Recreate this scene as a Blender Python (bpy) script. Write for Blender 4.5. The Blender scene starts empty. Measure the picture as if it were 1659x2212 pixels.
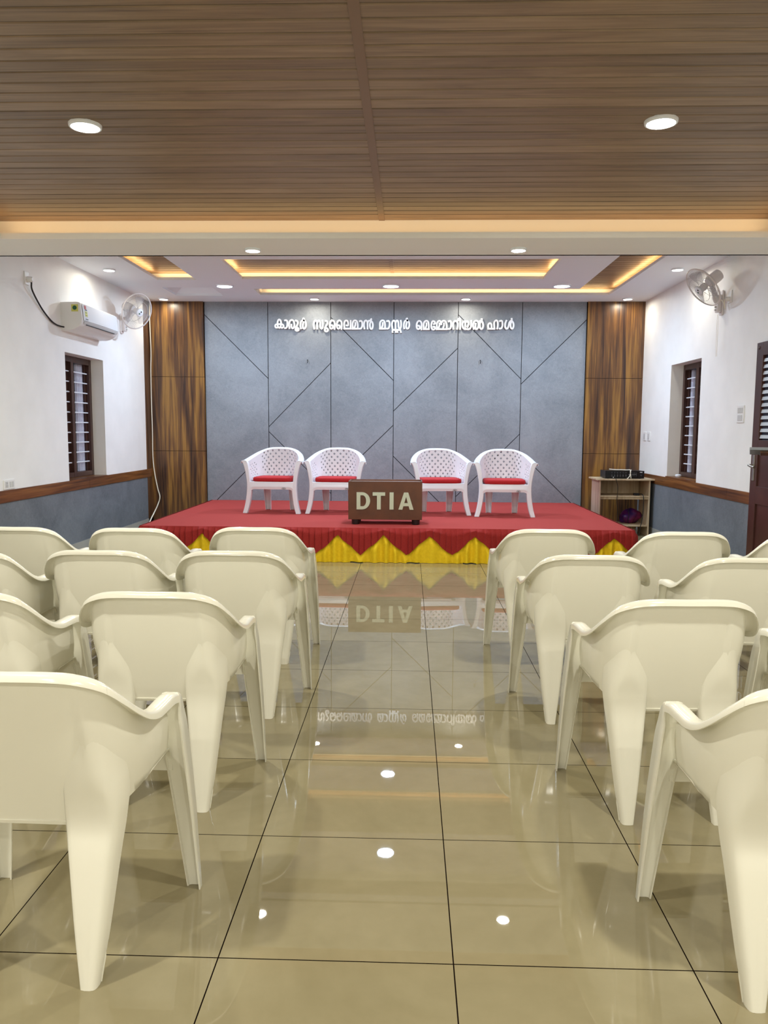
import bpy, math, random
from mathutils import Vector, Matrix

random.seed(7)
sc = bpy.context.scene
COL = sc.collection
PI = math.pi

# ------------------------------------------------------------------ camera
F_PX, YAW, PITCH, ROLL, CAM_H = 1677.41, 0.03194, 0.10570, -0.0057015, 1.3442
cam_d = bpy.data.cameras.new('camera')
cam_d.sensor_fit = 'HORIZONTAL'
cam_d.sensor_width = 36.0
cam_d.lens = F_PX / 1659.0 * 36.0
cam_d.clip_start = 0.02
cam = bpy.data.objects.new('camera', cam_d)
COL.objects.link(cam)
fw = Vector((-math.sin(YAW) * math.cos(PITCH), math.cos(YAW) * math.cos(PITCH), -math.sin(PITCH)))
rt0 = Vector((math.cos(YAW), math.sin(YAW), 0))
dn0 = fw.cross(rt0)
rt = rt0 * math.cos(ROLL) + dn0 * math.sin(ROLL)
dn = dn0 * math.cos(ROLL) - rt0 * math.sin(ROLL)
M3 = Matrix((rt, -dn, -fw)).transposed()
cam.matrix_world = Matrix.Translation((0, 0, CAM_H)) @ M3.to_4x4()
sc.camera = cam

# ------------------------------------------------------------------ world, exposure
sc.view_settings.view_transform = 'Standard'
sc.view_settings.look = 'None'
sc.view_settings.gamma = 1.0
sc.view_settings.use_curve_mapping = False
sc.view_settings.exposure = 0.0
w = bpy.data.worlds.new('night')
sc.world = w
w.use_nodes = True
w.node_tree.nodes['Background'].inputs[0].default_value = (0.10, 0.12, 0.18, 1)
w.node_tree.nodes['Background'].inputs[1].default_value = 0.25
sc.cycles.max_bounces = 8
sc.cycles.diffuse_bounces = 5
sc.cycles.glossy_bounces = 4
sc.cycles.transmission_bounces = 6
sc.cycles.transparent_max_bounces = 16
sc.cycles.sample_clamp_indirect = 6.0
sc.cycles.use_denoising = True

# lamp powers (watts) and colours, one place to tune
P_HALL, C_HALL = 38.0, (1.0, 0.965, 0.84)      # downlights of the timber ceiling
P_REAR = 48.0                                  # the same, rows behind the front one
P_BEAM, C_BEAM = 14.0, (1.0, 0.965, 0.82)      # downlights of the soffit
P_WALL, C_WALL = 4.6, (1.0, 0.93, 0.76)       # small downlights along the stage walls
P_BLUE, C_BLUE = 41.0, (0.66, 0.82, 1.0)      # cool round panels over the stage
P_COVE, C_COVE = 1.9, (1.0, 0.64, 0.28)       # warm strips in the coves, per metre

# ------------------------------------------------------------------ geometry helpers
def srgb(r, g, b):
    f = lambda c: (c / 255 / 12.92) if c / 255 <= 0.04045 else ((c / 255 + 0.055) / 1.055) ** 2.4
    return (f(r), f(g), f(b))

def obj(name, verts, faces, mat, parent=None, smooth=False, solid=None, bevel=None, offset=0.0):
    me = bpy.data.meshes.new(name)
    me.from_pydata([tuple(v) for v in verts], [], faces)
    me.update()
    if solid:
        # give the sheet a real thickness: two skins and a rim
        base = [Vector(v) for v in verts]
        nor = [v.normal.copy() for v in me.vertices]
        up, lo = solid * (1 + offset) / 2, -solid * (1 - offset) / 2
        nv = len(base)
        edge = {}
        for f in faces:
            for i in range(len(f)):
                e = (f[i], f[(i + 1) % len(f)])
                edge[e] = edge.get(e, 0) + 1
        rim = [(a, b) for (a, b) in edge if (b, a) not in edge]
        vv = [v + n * up for v, n in zip(base, nor)] + [v + n * lo for v, n in zip(base, nor)]
        ff = [tuple(f) for f in faces] + [tuple(i + nv for i in reversed(f)) for f in faces] + [(b, a, a + nv, b + nv) for a, b in rim]
        bpy.data.meshes.remove(me)
        me = bpy.data.meshes.new(name)
        me.from_pydata([tuple(v) for v in vv], [], ff)
        me.update()
    if smooth:
        me.polygons.foreach_set('use_smooth', [True] * len(me.polygons))
        if smooth is True and solid:
            smooth = 55
        if smooth is not True:
            me.set_sharp_from_angle(angle=math.radians(smooth))
    if mat is not None:
        me.materials.append(mat)
    o = bpy.data.objects.new(name, me)
    COL.objects.link(o)
    if parent is not None:
        o.parent = parent
    if bevel:
        m = o.modifiers.new('bevel', 'BEVEL')
        m.width = bevel
        m.segments = 2
        m.limit_method = 'ANGLE'
    return o

class MB:
    """collects shapes that become ONE mesh"""
    def __init__(self):
        self.v, self.f = [], []
    def add(self, verts, faces):
        b = len(self.v)
        self.v += [tuple(q) for q in verts]
        self.f += [tuple(i + b for i in f) for f in faces]
        return self
    def box(self, x0, x1, y0, y1, z0, z1):
        return self.add([(x0, y0, z0), (x1, y0, z0), (x1, y1, z0), (x0, y1, z0), (x0, y0, z1), (x1, y0, z1), (x1, y1, z1), (x0, y1, z1)],
                        [(0, 3, 2, 1), (4, 5, 6, 7), (0, 1, 5, 4), (1, 2, 6, 5), (2, 3, 7, 6), (3, 0, 4, 7)])
    def grid(self, rows, closed_u=False, closed_v=False):
        n, m = len(rows), len(rows[0])
        f = []
        for i in range(n if closed_v else n - 1):
            for j in range(m if closed_u else m - 1):
                a, b = i, (i + 1) % n
                c, d = j, (j + 1) % m
                f.append((a * m + c, a * m + d, b * m + d, b * m + c))
        return self.add([p for r in rows for p in r], f)
    def tube(self, pts, r, n=8, cap=True):
        pts = [Vector(p) for p in pts]
        rr = r if isinstance(r, (list, tuple)) else [r] * len(pts)
        rows, ref = [], None
        for i, p in enumerate(pts):
            t = (pts[min(i + 1, len(pts) - 1)] - pts[max(i - 1, 0)]).normalized()
            if ref is None:
                ref = t.orthogonal().normalized()
            ref = (ref - t * ref.dot(t)).normalized()
            bi = t.cross(ref)
            rows.append([p + (ref * math.cos(2 * PI * k / n) + bi * math.sin(2 * PI * k / n)) * rr[i] for k in range(n)])
        b = len(self.v)
        self.grid(rows, closed_u=True)
        if cap:
            self.f.append(tuple(b + k for k in reversed(range(n))))
            e = b + (len(pts) - 1) * n
            self.f.append(tuple(e + k for k in range(n)))
        return self
    def lathe(self, prof, n=32, mat=None):
        """prof: (r, z) list about local z, mat: 4x4 placement"""
        rows = [[Vector((r * math.cos(2 * PI * k / n), r * math.sin(2 * PI * k / n), z)) for k in range(n)] for r, z in prof]
        if mat is not None:
            rows = [[mat @ q for q in r] for r in rows]
        return self.grid(rows, closed_u=True)
    def prism(self, poly, place, depth):
        """poly: 2D outline; place(a, b, d) -> point; extruded from d=0 to depth"""
        n = len(poly)
        v = [place(a, b, 0) for a, b in poly] + [place(a, b, depth) for a, b in poly]
        f = [tuple(range(n)), tuple(reversed(range(n, 2 * n)))]
        f += [(i, i + n, (i + 1) % n + n, (i + 1) % n) for i in range(n)]
        return self.add(v, f)
    def build(self, name, mat, parent=None, **kw):
        return obj(name, self.v, self.f, mat, parent, **kw)

def spline(pts, n):
    """Catmull-Rom through pts, n samples per span"""
    P = [Vector(p) for p in pts]
    P = [P[0] * 2 - P[1]] + P + [P[-1] * 2 - P[-2]]
    out = []
    for i in range(1, len(P) - 2):
        for k in range(n):
            t = k / n
            a, b, c, d = P[i - 1], P[i], P[i + 1], P[i + 2]
            out.append(0.5 * ((2 * b) + (c - a) * t + (2 * a - 5 * b + 4 * c - d) * t * t + (3 * b - a - 3 * c + d) * t ** 3))
    out.append(P[-2].copy())
    return out

def thing(name, label, cat, loc=(0, 0, 0), rz=0.0, group=None):
    o = bpy.data.objects.new(name, None)
    o.empty_display_size = 0.1
    COL.objects.link(o)
    o.location = loc
    o.rotation_euler = (0, 0, rz)
    return tag(o, label, cat, group)

def tag(o, label, cat, group=None):
    o['label'] = label
    o['category'] = cat
    if group:
        o['group'] = group
    return o

def struct(o):
    o['kind'] = 'structure'
    return o

def dup(root, loc, rz, label):
    """a copy of a thing with copies of its parts and sub-parts"""
    r = root.copy()
    COL.objects.link(r)
    r.location = loc
    r.rotation_euler = (0, 0, rz)
    r['label'] = label
    def kids(src, dst):
        for ch in list(src.children):
            c = ch.copy()
            COL.objects.link(c)
            c.parent = dst
            kids(ch, c)
    kids(root, r)
    return r

# ------------------------------------------------------------------ materials
def mat(name, col, rough=0.5, metal=0.0, spec=0.5, **kw):
    m = bpy.data.materials.new(name)
    m.use_nodes = True
    b = m.node_tree.nodes['Principled BSDF']
    b.inputs['Base Color'].default_value = (*col, 1)
    b.inputs['Roughness'].default_value = rough
    b.inputs['Metallic'].default_value = metal
    b.inputs['Specular IOR Level'].default_value = spec
    for k, v in kw.items():
        b.inputs[k.replace('_', ' ')].default_value = v
    return m

class NT:
    def __init__(self, m):
        self.t = m.node_tree
        self.b = self.t.nodes['Principled BSDF']
    def n(self, typ, **kw):
        q = self.t.nodes.new(typ)
        for k, v in kw.items():
            if hasattr(q, k):
                setattr(q, k, v)
            else:
                q.inputs[k.replace('_', ' ')].default_value = v
        return q
    def l(self, a, b):
        self.t.links.new(a, b)
    def math(self, op, a, b=None):
        q = self.t.nodes.new('ShaderNodeMath')
        q.operation = op
        for i, x in enumerate((a, b)):
            if x is None:
                continue
            if isinstance(x, (int, float)):
                q.inputs[i].default_value = x
            else:
                self.l(x, q.inputs[i])
        return q.outputs[0]
    def ramp(self, fac, stops):
        q = self.t.nodes.new('ShaderNodeValToRGB')
        e = q.color_ramp.elements
        while len(e) < len(stops):
            e.new(0.5)
        for el, (p, c) in zip(e, stops):
            el.position = p
            el.color = (*c, 1)
        self.l(fac, q.inputs[0])
        return q.outputs[0]
    def coords(self, scale):
        tc = self.t.nodes.new('ShaderNodeTexCoord')
        mp = self.t.nodes.new('ShaderNodeMapping')
        mp.inputs['Scale'].default_value = scale
        self.l(tc.outputs['Object'], mp.inputs[0])
        return tc.outputs['Object'], mp.outputs[0]
    def noise(self, vec, scale=1.0, detail=4.0, rough=0.55, dist=0.0):
        q = self.t.nodes.new('ShaderNodeTexNoise')
        q.inputs['Scale'].default_value = scale
        q.inputs['Detail'].default_value = detail
        q.inputs['Roughness'].default_value = rough
        q.inputs['Distortion'].default_value = dist
        self.l(vec, q.inputs['Vector'])
        return q.outputs['Fac']
    def bump(self, h, strength, dist=0.01):
        q = self.t.nodes.new('ShaderNodeBump')
        q.inputs['Strength'].default_value = strength
        q.inputs['Distance'].default_value = dist
        self.l(h, q.inputs['Height'])
        self.l(q.outputs[0], self.b.inputs['Normal'])

def noisy(name, c0, c1, scale, rough=0.5, bump=0.0, stretch=(1, 1, 1), lo=0.35, hi=0.65, detail=5.0, **kw):
    m = mat(name, c0, rough, **kw)
    t = NT(m)
    _, v = t.coords(stretch)
    f = t.noise(v, scale, detail)
    t.l(t.ramp(f, [(lo, c0), (hi, c1)]), t.b.inputs['Base Color'])
    if bump:
        t.bump(f, bump)
    return m

def wood(name, dark, mid, light, along, width=0.16, rough=0.35, fine=1.0):
    """wood grain running along axis 0/1/2 (object coordinates)"""
    m = mat(name, mid, rough)
    t = NT(m)
    s1 = [1 / width] * 3
    s1[along] = 0.55
    _, v1 = t.coords(tuple(s1))
    a = t.noise(v1, 1.0, 3.0, 0.5, 0.9)
    s2 = [70.0 * fine] * 3
    s2[along] = 1.8
    _, v2 = t.coords(tuple(s2))
    b = t.noise(v2, 1.0, 5.0, 0.6, 0.4)
    s3 = [24.0 * fine] * 3
    s3[along] = 0.9
    _, v3 = t.coords(tuple(s3))
    c = t.noise(v3, 1.0, 3.0, 0.5, 1.2)
    f = t.math('ADD', t.math('MULTIPLY', a, 0.5), t.math('ADD', t.math('MULTIPLY', b, 0.2), t.math('MULTIPLY', c, 0.3)))
    t.l(t.ramp(f, [(0.40, dark), (0.5, mid), (0.60, light)]), t.b.inputs['Base Color'])
    return m

M = {}
M['white_paint'] = noisy('white_paint', srgb(246, 246, 245), srgb(240, 240, 239), 3.0, 0.55, 0.02)
M['ceiling_white'] = mat('ceiling_white', srgb(246, 245, 243), 0.6)
M['tray_white'] = mat('tray_white', srgb(238, 245, 252), 0.6)
M['plastic_cream'] = mat('plastic_cream', srgb(231, 229, 215), 0.16, spec=0.5)
M['plastic_white'] = mat('plastic_white', srgb(232, 237, 246), 0.22)
M['plastic_fan'] = mat('plastic_fan', srgb(228, 222, 222), 0.35)
M['plastic_switch'] = mat('plastic_switch', srgb(238, 238, 238), 0.35)
M['plastic_grey'] = mat('plastic_grey', srgb(205, 205, 205), 0.4)
M['black'] = mat('black_plastic', srgb(20, 20, 22), 0.4)
M['black_cable'] = mat('black_cable', srgb(18, 18, 18), 0.5)
M['white_cable'] = mat('white_cable', srgb(235, 228, 210), 0.4)
M['joint'] = mat('dark_joint', srgb(22, 24, 28), 0.8)
M['red_cloth'] = noisy('red_cloth', srgb(142, 28, 26), srgb(155, 36, 32), 90.0, 0.9, 0.08)
M['carpet'] = noisy('red_carpet', srgb(158, 46, 42), srgb(172, 58, 52), 160.0, 0.95, 0.15)
M['yellow_cloth'] = noisy('yellow_cloth', srgb(226, 190, 8), srgb(236, 202, 20), 40.0, 0.8)
M['cushion'] = noisy('red_cushion', srgb(168, 22, 30), srgb(184, 30, 36), 120.0, 0.85, 0.05)
M['box_brown'] = noisy('brown_laminate', srgb(98, 54, 30), srgb(84, 46, 26), 6.0, 0.4)
M['box_inside'] = mat('white_board', srgb(225, 222, 218), 0.5)
M['letter_steel'] = mat('brushed_letter', srgb(196, 202, 182), 0.4, metal=0.15)
M['letter_white'] = mat('white_acrylic', srgb(245, 245, 245), 0.35)
M['frame_brown'] = noisy('brown_frame', srgb(74, 46, 38), srgb(62, 38, 32), 5.0, 0.35)
M['door_brown'] = noisy('brown_door', srgb(78, 46, 40), srgb(66, 36, 32), 3.0, 0.35)
M['steel'] = mat('steel', srgb(176, 172, 164), 0.3, metal=0.9)
M['ply'] = wood('plywood', srgb(150, 128, 100), srgb(186, 164, 132), srgb(200, 180, 150), 2, 0.2, 0.6)
M['ply_pink'] = wood('plywood_pink', srgb(164, 136, 118), srgb(188, 160, 140), srgb(198, 172, 152), 2, 0.2, 0.6)
M['purple'] = noisy('purple_plastic', srgb(38, 16, 92), srgb(112, 20, 68), 7.0, 0.3)
M['curtain'] = noisy('white_curtain', srgb(205, 206, 222), srgb(190, 192, 210), 14.0, 0.9)
M['night_dark'] = mat('dark_outside', srgb(20, 16, 20), 0.9)
M['glass'] = mat('glass', (1, 1, 1), 0.02, Transmission_Weight=1.0, IOR=1.02)
M['clear_blade'] = mat('clear_plastic', srgb(235, 236, 240), 0.12, Transmission_Weight=0.85, IOR=1.1)
M['grey_laminate'] = mat('grey_laminate', srgb(120, 126, 136), 0.35)
M['tile_base'] = noisy('skirting_tile', srgb(172, 172, 166), srgb(160, 160, 154), 2.0, 0.15)
M['sticker_yellow'] = mat('sticker_yellow', srgb(214, 214, 110), 0.5)
M['sticker_green'] = mat('sticker_green', srgb(24, 92, 66), 0.5)
M['sticker_red'] = mat('sticker_red', srgb(180, 60, 50), 0.5)

def emit(name, col, s):
    m = bpy.data.materials.new(name)
    m.use_nodes = True
    b = m.node_tree.nodes['Principled BSDF']
    b.inputs['Base Color'].default_value = (0.8, 0.8, 0.8, 1)
    b.inputs['Emission Color'].default_value = (*col, 1)
    b.inputs['Emission Strength'].default_value = s
    return m
M['lamp_warm'] = emit('lamp_warm', (1.0, 0.93, 0.80), 5.0)
M['lamp_cool'] = emit('lamp_cool', (0.72, 0.82, 1.0), 6.0)

# floor: polished 60 cm tiles with thin dark joints
m = mat('polished_tile', srgb(178, 166, 128), 0.012, spec=0.62)
t = NT(m)
o_, v = t.coords((1, 1, 1))
sep = t.n('ShaderNodeSeparateXYZ')
t.l(o_, sep.inputs[0])
def joint(ax, org):
    q = t.math('FRACT', t.math('DIVIDE', t.math('ADD', sep.outputs[ax], 60.0 - org), 0.6))
    q = t.math('ABSOLUTE', t.math('SUBTRACT', q, 0.5))
    return t.math('GREATER_THAN', q, 0.5 - 0.0017 / 0.6)
g = t.math('MAXIMUM', joint(0, -0.4763), joint(1, 1.838))
f1 = t.noise(v, 1.7, 6.0, 0.6, 1.0)
f2 = t.noise(v, 14.0, 3.0)
ff = t.math('ADD', t.math('MULTIPLY', f1, 0.75), t.math('MULTIPLY', f2, 0.25))
base = t.ramp(ff, [(0.35, srgb(134, 125, 96)), (0.65, srgb(146, 137, 108))])
mix = t.n('ShaderNodeMix', data_type='RGBA')
t.l(g, mix.inputs[0])
t.l(base, mix.inputs[6])
mix.inputs[7].default_value = (*srgb(22, 15, 12), 1)
t.l(mix.outputs[2], t.b.inputs['Base Color'])
t.l(t.math('ADD', t.math('MULTIPLY', g, 0.6), 0.012), t.b.inputs['Roughness'])
t.l(t.math('MULTIPLY', t.math('SUBTRACT', 1.0, g), 0.62), t.b.inputs['Specular IOR Level'])
M['floor'] = m

# trowelled grey finish of the stage wall, darker on the dado
def plaster(name, c0, c1, bump):
    m = mat(name, c0, 0.62)
    t = NT(m)
    _, v = t.coords((1, 1, 1))
    a = t.noise(v, 1.6, 8.0, 0.62, 0.6)
    b = t.noise(v, 26.0, 6.0, 0.7, 1.5)
    f = t.math('ADD', t.math('MULTIPLY', a, 0.6), t.math('MULTIPLY', b, 0.4))
    t.l(t.ramp(f, [(0.38, c0), (0.62, c1)]), t.b.inputs['Base Color'])
    t.bump(b, bump, 0.006)
    return m
M['grey_panel'] = plaster('grey_plaster_panel', srgb(120, 126, 133), srgb(146, 151, 158), 0.35)
M['dado_grey'] = plaster('grey_dado', srgb(94, 100, 109), srgb(120, 126, 134), 0.12)
M['wood_panel'] = wood('veneer_panel', srgb(58, 38, 30), srgb(104, 70, 40), srgb(154, 112, 54), 2, 0.13, 0.32)
M['wood_band'] = wood('veneer_band', srgb(72, 40, 20), srgb(112, 68, 34), srgb(144, 94, 48), 1, 0.12, 0.35)
M['wood_edge'] = wood('veneer_edge', srgb(58, 36, 22), srgb(84, 54, 32), srgb(104, 70, 40), 2, 0.10, 0.4)

# ceiling planks: grain along x, tone varying from plank to plank
PITCH_PLANK = 0.103
m = mat('ceiling_planks', srgb(104, 76, 54), 0.42)
t = NT(m)
o_, v1 = t.coords((0.6, 9.0, 1.0))
sep = t.n('ShaderNodeSeparateXYZ')
t.l(o_, sep.inputs[0])
idx = t.math('FLOOR', t.math('DIVIDE', sep.outputs[1], PITCH_PLANK))
wn = t.n('ShaderNodeTexWhiteNoise', noise_dimensions='1D')
t.l(idx, wn.inputs['W'])
cmb = t.n('ShaderNodeCombineXYZ')
t.l(t.math('ADD', t.math('MULTIPLY', sep.outputs[0], 0.8), t.math('MULTIPLY', wn.outputs[0], 40.0)), cmb.inputs[0])
t.l(t.math('MULTIPLY', sep.outputs[1], 60.0), cmb.inputs[1])
a = t.noise(cmb.outputs[0], 1.0, 6.0, 0.65, 0.8)
cmb2 = t.n('ShaderNodeCombineXYZ')
t.l(t.math('ADD', t.math('MULTIPLY', sep.outputs[0], 1.3), t.math('MULTIPLY', wn.outputs[0], 71.0)), cmb2.inputs[0])
t.l(t.math('MULTIPLY', sep.outputs[1], 12.0), cmb2.inputs[1])
b = t.noise(cmb2.outputs[0], 1.0, 4.0, 0.6, 1.4)
f = t.math('ADD', t.math('MULTIPLY', a, 0.45), t.math('ADD', t.math('MULTIPLY', b, 0.40), t.math('MULTIPLY', wn.outputs[0], 0.15)))
pc = (t.ramp(f, [(0.34, srgb(104, 86, 71)), (0.5, srgb(135, 113, 93)), (0.66, srgb(160, 136, 113))]))
groove_shade = t.math('LESS_THAN', t.math('FRACT', t.math('DIVIDE', t.math('ADD', sep.outputs[1], 0.0055), PITCH_PLANK)), 0.0125 / PITCH_PLANK)
mx = t.n('ShaderNodeMix', data_type='RGBA')           # groove shade between two boards, put into the colour
t.l(groove_shade, mx.inputs[0])
t.l(pc, mx.inputs[6])
mx.inputs[7].default_value = (*srgb(58, 44, 34), 1)
t.l(mx.outputs[2], t.b.inputs['Base Color'])
M['planks'] = m
M['plank_seam'] = mat('plank_seam', srgb(124, 100, 82), 0.45)
# ------------------------------------------------------------------ room dimensions
XL, XR = -3.60, 3.15
YB, YF = 10.80, -4.5          # stage wall, wall behind the camera
Z_SOF, Z_WOOD, Z_STG = 2.71, 2.88, 3.07
Y_B0, Y_B1 = 5.745, 6.316     # soffit beam
TOP = 3.45

# ------------------------------------------------------------------ large structure
struct(MB().box(XL - .2, XR + .2, YF - .2, YB + .2, -0.1, 0.0).build('floor', M['floor']))

def wall_with_hole(name, x0, x1, holes):
    b = MB()
    y = YF
    for (h0, h1, z0, z1) in holes:
        b.box(x0, x1, y, h0, 0, TOP)
        b.box(x0, x1, h0, h1, 0, z0)
        b.box(x0, x1, h0, h1, z1, TOP)
        y = h1
    b.box(x0, x1, y, YB + .1, 0, TOP)
    return struct(b.build(name, M['white_paint']))
WL = (8.115, 9.13, 0.785, 2.132)
WR = (8.625, 9.60, 0.795, 2.135)
wall_with_hole('wall_left', XL - 0.22, XL, [WL])
wall_with_hole('wall_right', XR, XR + 0.22, [WR])
struct(MB().box(XL, XR, YB, YB + .1, 0, TOP).build('wall_back', M['joint']))
struct(MB().box(XL, XR, YF - .1, YF, 0, TOP).build('wall_front', M['white_paint']))
struct(MB().box(XL - .22, XR + .22, YF - .1, YB + .1, TOP, TOP + .05).build('ceiling', M['ceiling_white']))  # unseen slab above the visible ceilings, added to block light

# dado, timber band and skirting along both side walls
Y_DR = 7.19                    # the right-hand dado stops at the door
for side, xs, y0 in (('left', 1, YF), ('right', -1, Y_DR)):
    xw = XL if xs == 1 else XR
    q = lambda a, b: (min(xw + xs * a, xw + xs * b), max(xw + xs * a, xw + xs * b))
    a, b = q(0, .012)
    struct(MB().box(a, b, y0, YB - .02, 0, 0.105).build('baseboard_' + side, M['tile_base']))
    a, b = q(0, .006)
    struct(MB().box(a, b, y0, YB - .02, 0.105, 0.677).build('trim_1' if xs == 1 else 'trim_2', M['dado_grey']))
    a, b = q(0, .016)
    bb = MB()
    segs = [(y0, 7.75), (7.752, YB - .02)] if xs == -1 else [(y0, 6.2), (6.202, 8.6), (8.602, YB - .02)]
    for s0, s1 in segs:
        bb.box(a, b, s0, s1, 0.677, 0.786)
    struct(bb.build('trim_3' if xs == 1 else 'trim_4', M['wood_band'], bevel=0.002))
# timber sills inside the window reveals
struct(MB().box(XL - .15, XL + .0175, WL[0] + .001, WL[1] - .001, .775, .790).build('trim_5', M['wood_band']))
struct(MB().box(XR - .0175, XR + .15, WR[0] + .001, WR[1] - .001, .785, .800).build('trim_6', M['wood_band']))
# narrow veneer return on the left wall beside the stage wall
struct(MB().box(XL, XL + .012, 10.56, YB - .02, 0.0, Z_STG).build('trim_7', M['wood_edge']))
# white edging of the dado end near the door
struct(MB().box(XR - .03, XR, Y_DR - .012, Y_DR, 0.0, 0.677).build('trim_8', M['ceiling_white']))

# stage wall: six grey panels, cut by diagonal grooves, 9 mm joints
VX = [-2.825, -1.950, -1.086, -0.224, 0.649, 1.515, 2.380]
DG = [[((-2.822, 2.896), (-1.950, 2.034)), ((-2.822, 0.218), (-1.940, 1.092))],
      [((-1.091, 2.244), (-1.937, 1.387)), ((-1.938, 1.297), (-1.081, 0.446))],
      [((-1.090, 2.867), (-0.225, 2.015)), ((-0.220, 1.409), (-1.081, 0.569))],
      [((0.650, 2.455), (-0.222, 1.599)), ((-0.224, 0.981), (0.650, 0.120))],
      [((0.649, 2.900), (1.501, 2.053)), ((1.500, 1.279), (0.649, 0.422))],
      [((2.384, 2.840), (1.515, 1.971)), ((1.506, 1.057), (2.384, 0.212))]]
GAP = 0.0045
for i in range(6):
    xa, xb = VX[i] + GAP, VX[i + 1] - GAP
    lines = []
    for (p, q) in DG[i]:
        sl = (q[1] - p[1]) / (q[0] - p[0])
        lines.append((p[1] + sl * (xa - p[0]), p[1] + sl * (xb - p[0])))
    lines.sort(key=lambda l: -(l[0] + l[1]))
    g = GAP * 1.42
    cuts = [(Z_STG + .02, Z_STG + .02)] + lines + [(0.0, 0.0)]
    bb = MB()
    for k in range(3):
        ta, tb = cuts[k][0] - (g if k else 0), cuts[k][1] - (g if k else 0)
        ba, bbm = cuts[k + 1][0] + (g if k < 2 else 0), cuts[k + 1][1] + (g if k < 2 else 0)
        bb.prism([(xa, ba), (xb, bbm), (xb, tb), (xa, ta)], lambda a, b, d: (a, YB - .022 + d, b), 0.022)
    struct(bb.build('trim_%d' % (9 + i), M['grey_panel']))
# veneer panels at both ends of the stage wall, three boards each
for nm, xa, xb in (('trim_15', XL + .012, -2.832), ('trim_16', 2.387, XR)):
    bb = MB()
    for z0, z1 in ((0.0, 1.031), (1.036, 2.050), (2.055, Z_STG + .02)):
        bb.box(xa, xb, YB - .05, YB - .0, z0, z1)
    struct(bb.build(nm, M['wood_panel']))

# ------------------------------------------------------------------ ceilings
def planks(name, x0, x1, y0, y1, z, seam_x, seam_y):
    """timber boards running along x with V grooves, one mesh"""
    b = MB()
    k0, k1 = math.floor(y0 / PITCH_PLANK), math.ceil(y1 / PITCH_PLANK)
    g, d = 0.012, 0.012
    prof = []
    for k in range(k0, k1):
        a = k * PITCH_PLANK
        prof += [(a, d), (a + g, 0), (a + PITCH_PLANK - g * .3, 0), (a + PITCH_PLANK - .0003, d)]
    prof = [(min(max(y, y0), y1), dz) for y, dz in prof]
    rows = [[(x, y, z + dz) for y, dz in prof] for x in (x0, x1)]
    b.grid([rows[1], rows[0]])
    o = struct(b.build(name, M['planks'], solid=0.012, offset=1))
    if seam_y:
        struct(MB().box(seam_x - .022, seam_x + .022, seam_y[0], seam_y[1], z - .004, z + .008).build('seam_strip', M['plank_seam'], parent=o, bevel=.002))
    return o
PX0, PX1 = -2.99, 2.54
planks('ceiling_hall', PX0 - .2, PX1 + .2, YF, 5.93, Z_WOOD, -0.217, (YF, 5.92))
planks('ceiling_stage', XL, XR, 6.5, 10.75, Z_STG + .095, -0.215, (8.0, 9.3))

# soffit round the hall ceiling (ledge with lip), one mesh
b = MB()
b.box(XL, XR, Y_B0, Y_B1, Z_SOF, Z_SOF + .042)               # beam underside with its lip
b.box(XL, XR, 5.92, 6.02, Z_SOF + .04, TOP)                   # back of the front cove
b.box(XL, XR, Y_B1 - .03, Y_B1, Z_SOF, TOP)                   # stage side of the beam
for xa, xb, wa, wb in ((XL, PX0, PX0 - .25, PX0 - .17), (PX1, XR, PX1 + .17, PX1 + .25)):
    b.box(xa, xb, YF, Y_B0, Z_SOF, Z_SOF + .042)
    b.box(wa, wb, YF, 5.93, Z_SOF + .04, TOP)
struct(b.build('ceiling_soffit', M['ceiling_white']))

# stage ceiling slab with its recesses
def slab(b, x0, x1, y0, y1, z0, z1, holes):
    xs = sorted({x0, x1} | {h[0] for h in holes} | {h[1] for h in holes})
    ys = sorted({y0, y1} | {h[2] for h in holes} | {h[3] for h in holes})
    solid = lambda i, j: (0 <= i < len(xs) - 1 and 0 <= j < len(ys) - 1 and
        not any(h[0] < (xs[i] + xs[i + 1]) / 2 < h[1] and h[2] < (ys[j] + ys[j + 1]) / 2 < h[3] for h in holes))
    for i in range(len(xs) - 1):
        for j in range(len(ys) - 1):
            if not solid(i, j):
                continue
            a, c, d, e = xs[i], xs[i + 1], ys[j], ys[j + 1]
            b.add([(a, d, z0), (c, d, z0), (c, e, z0), (a, e, z0)], [(0, 3, 2, 1)])
            b.add([(a, d, z1), (c, d, z1), (c, e, z1), (a, e, z1)], [(0, 1, 2, 3)])
            for (p, q, ni, nj) in (((a, d), (c, d), i, j - 1), ((c, d), (c, e), i + 1, j), ((c, e), (a, e), i, j + 1), ((a, e), (a, d), i - 1, j)):
                if not solid(ni, nj):
                    b.add([(*p, z0), (*q, z0), (*q, z1), (*p, z1)], [(0, 1, 2, 3)])
H_MID = (-1.95, 1.52, 8.13, 9.17)
H_BACK = (-1.95, 2.53, 9.81, 10.24)
H_RIGHT = (2.07, 2.53, 6.98, 10.24)
H_FRONT = (-1.95, 2.53, 6.98, 7.37)
H_LEFT = (-2.96, -2.50, 6.98, 9.22)
H_CORNER = (-3.06, -2.44, 9.70, 10.30)
b = MB()
slab(b, XL, XR, Y_B1, YB, Z_STG, Z_STG + .03, [H_MID, H_BACK, H_RIGHT, H_FRONT, H_LEFT, H_CORNER])
# shallow white tray in the corner
x0, x1, y0, y1 = H_CORNER
z = Z_STG + .03
b.add([(x0, y0, z), (x1, y0, z), (x1, y1, z), (x0, y1, z), (x0 + .1, y0 + .1, z + .055), (x1 - .1, y0 + .1, z + .055), (x1 - .1, y1 - .1, z + .055), (x0 + .1, y1 - .1, z + .055)],
      [(4, 5, 6, 7), (0, 1, 5, 4), (1, 2, 6, 5), (2, 3, 7, 6), (3, 0, 4, 7)])
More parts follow.
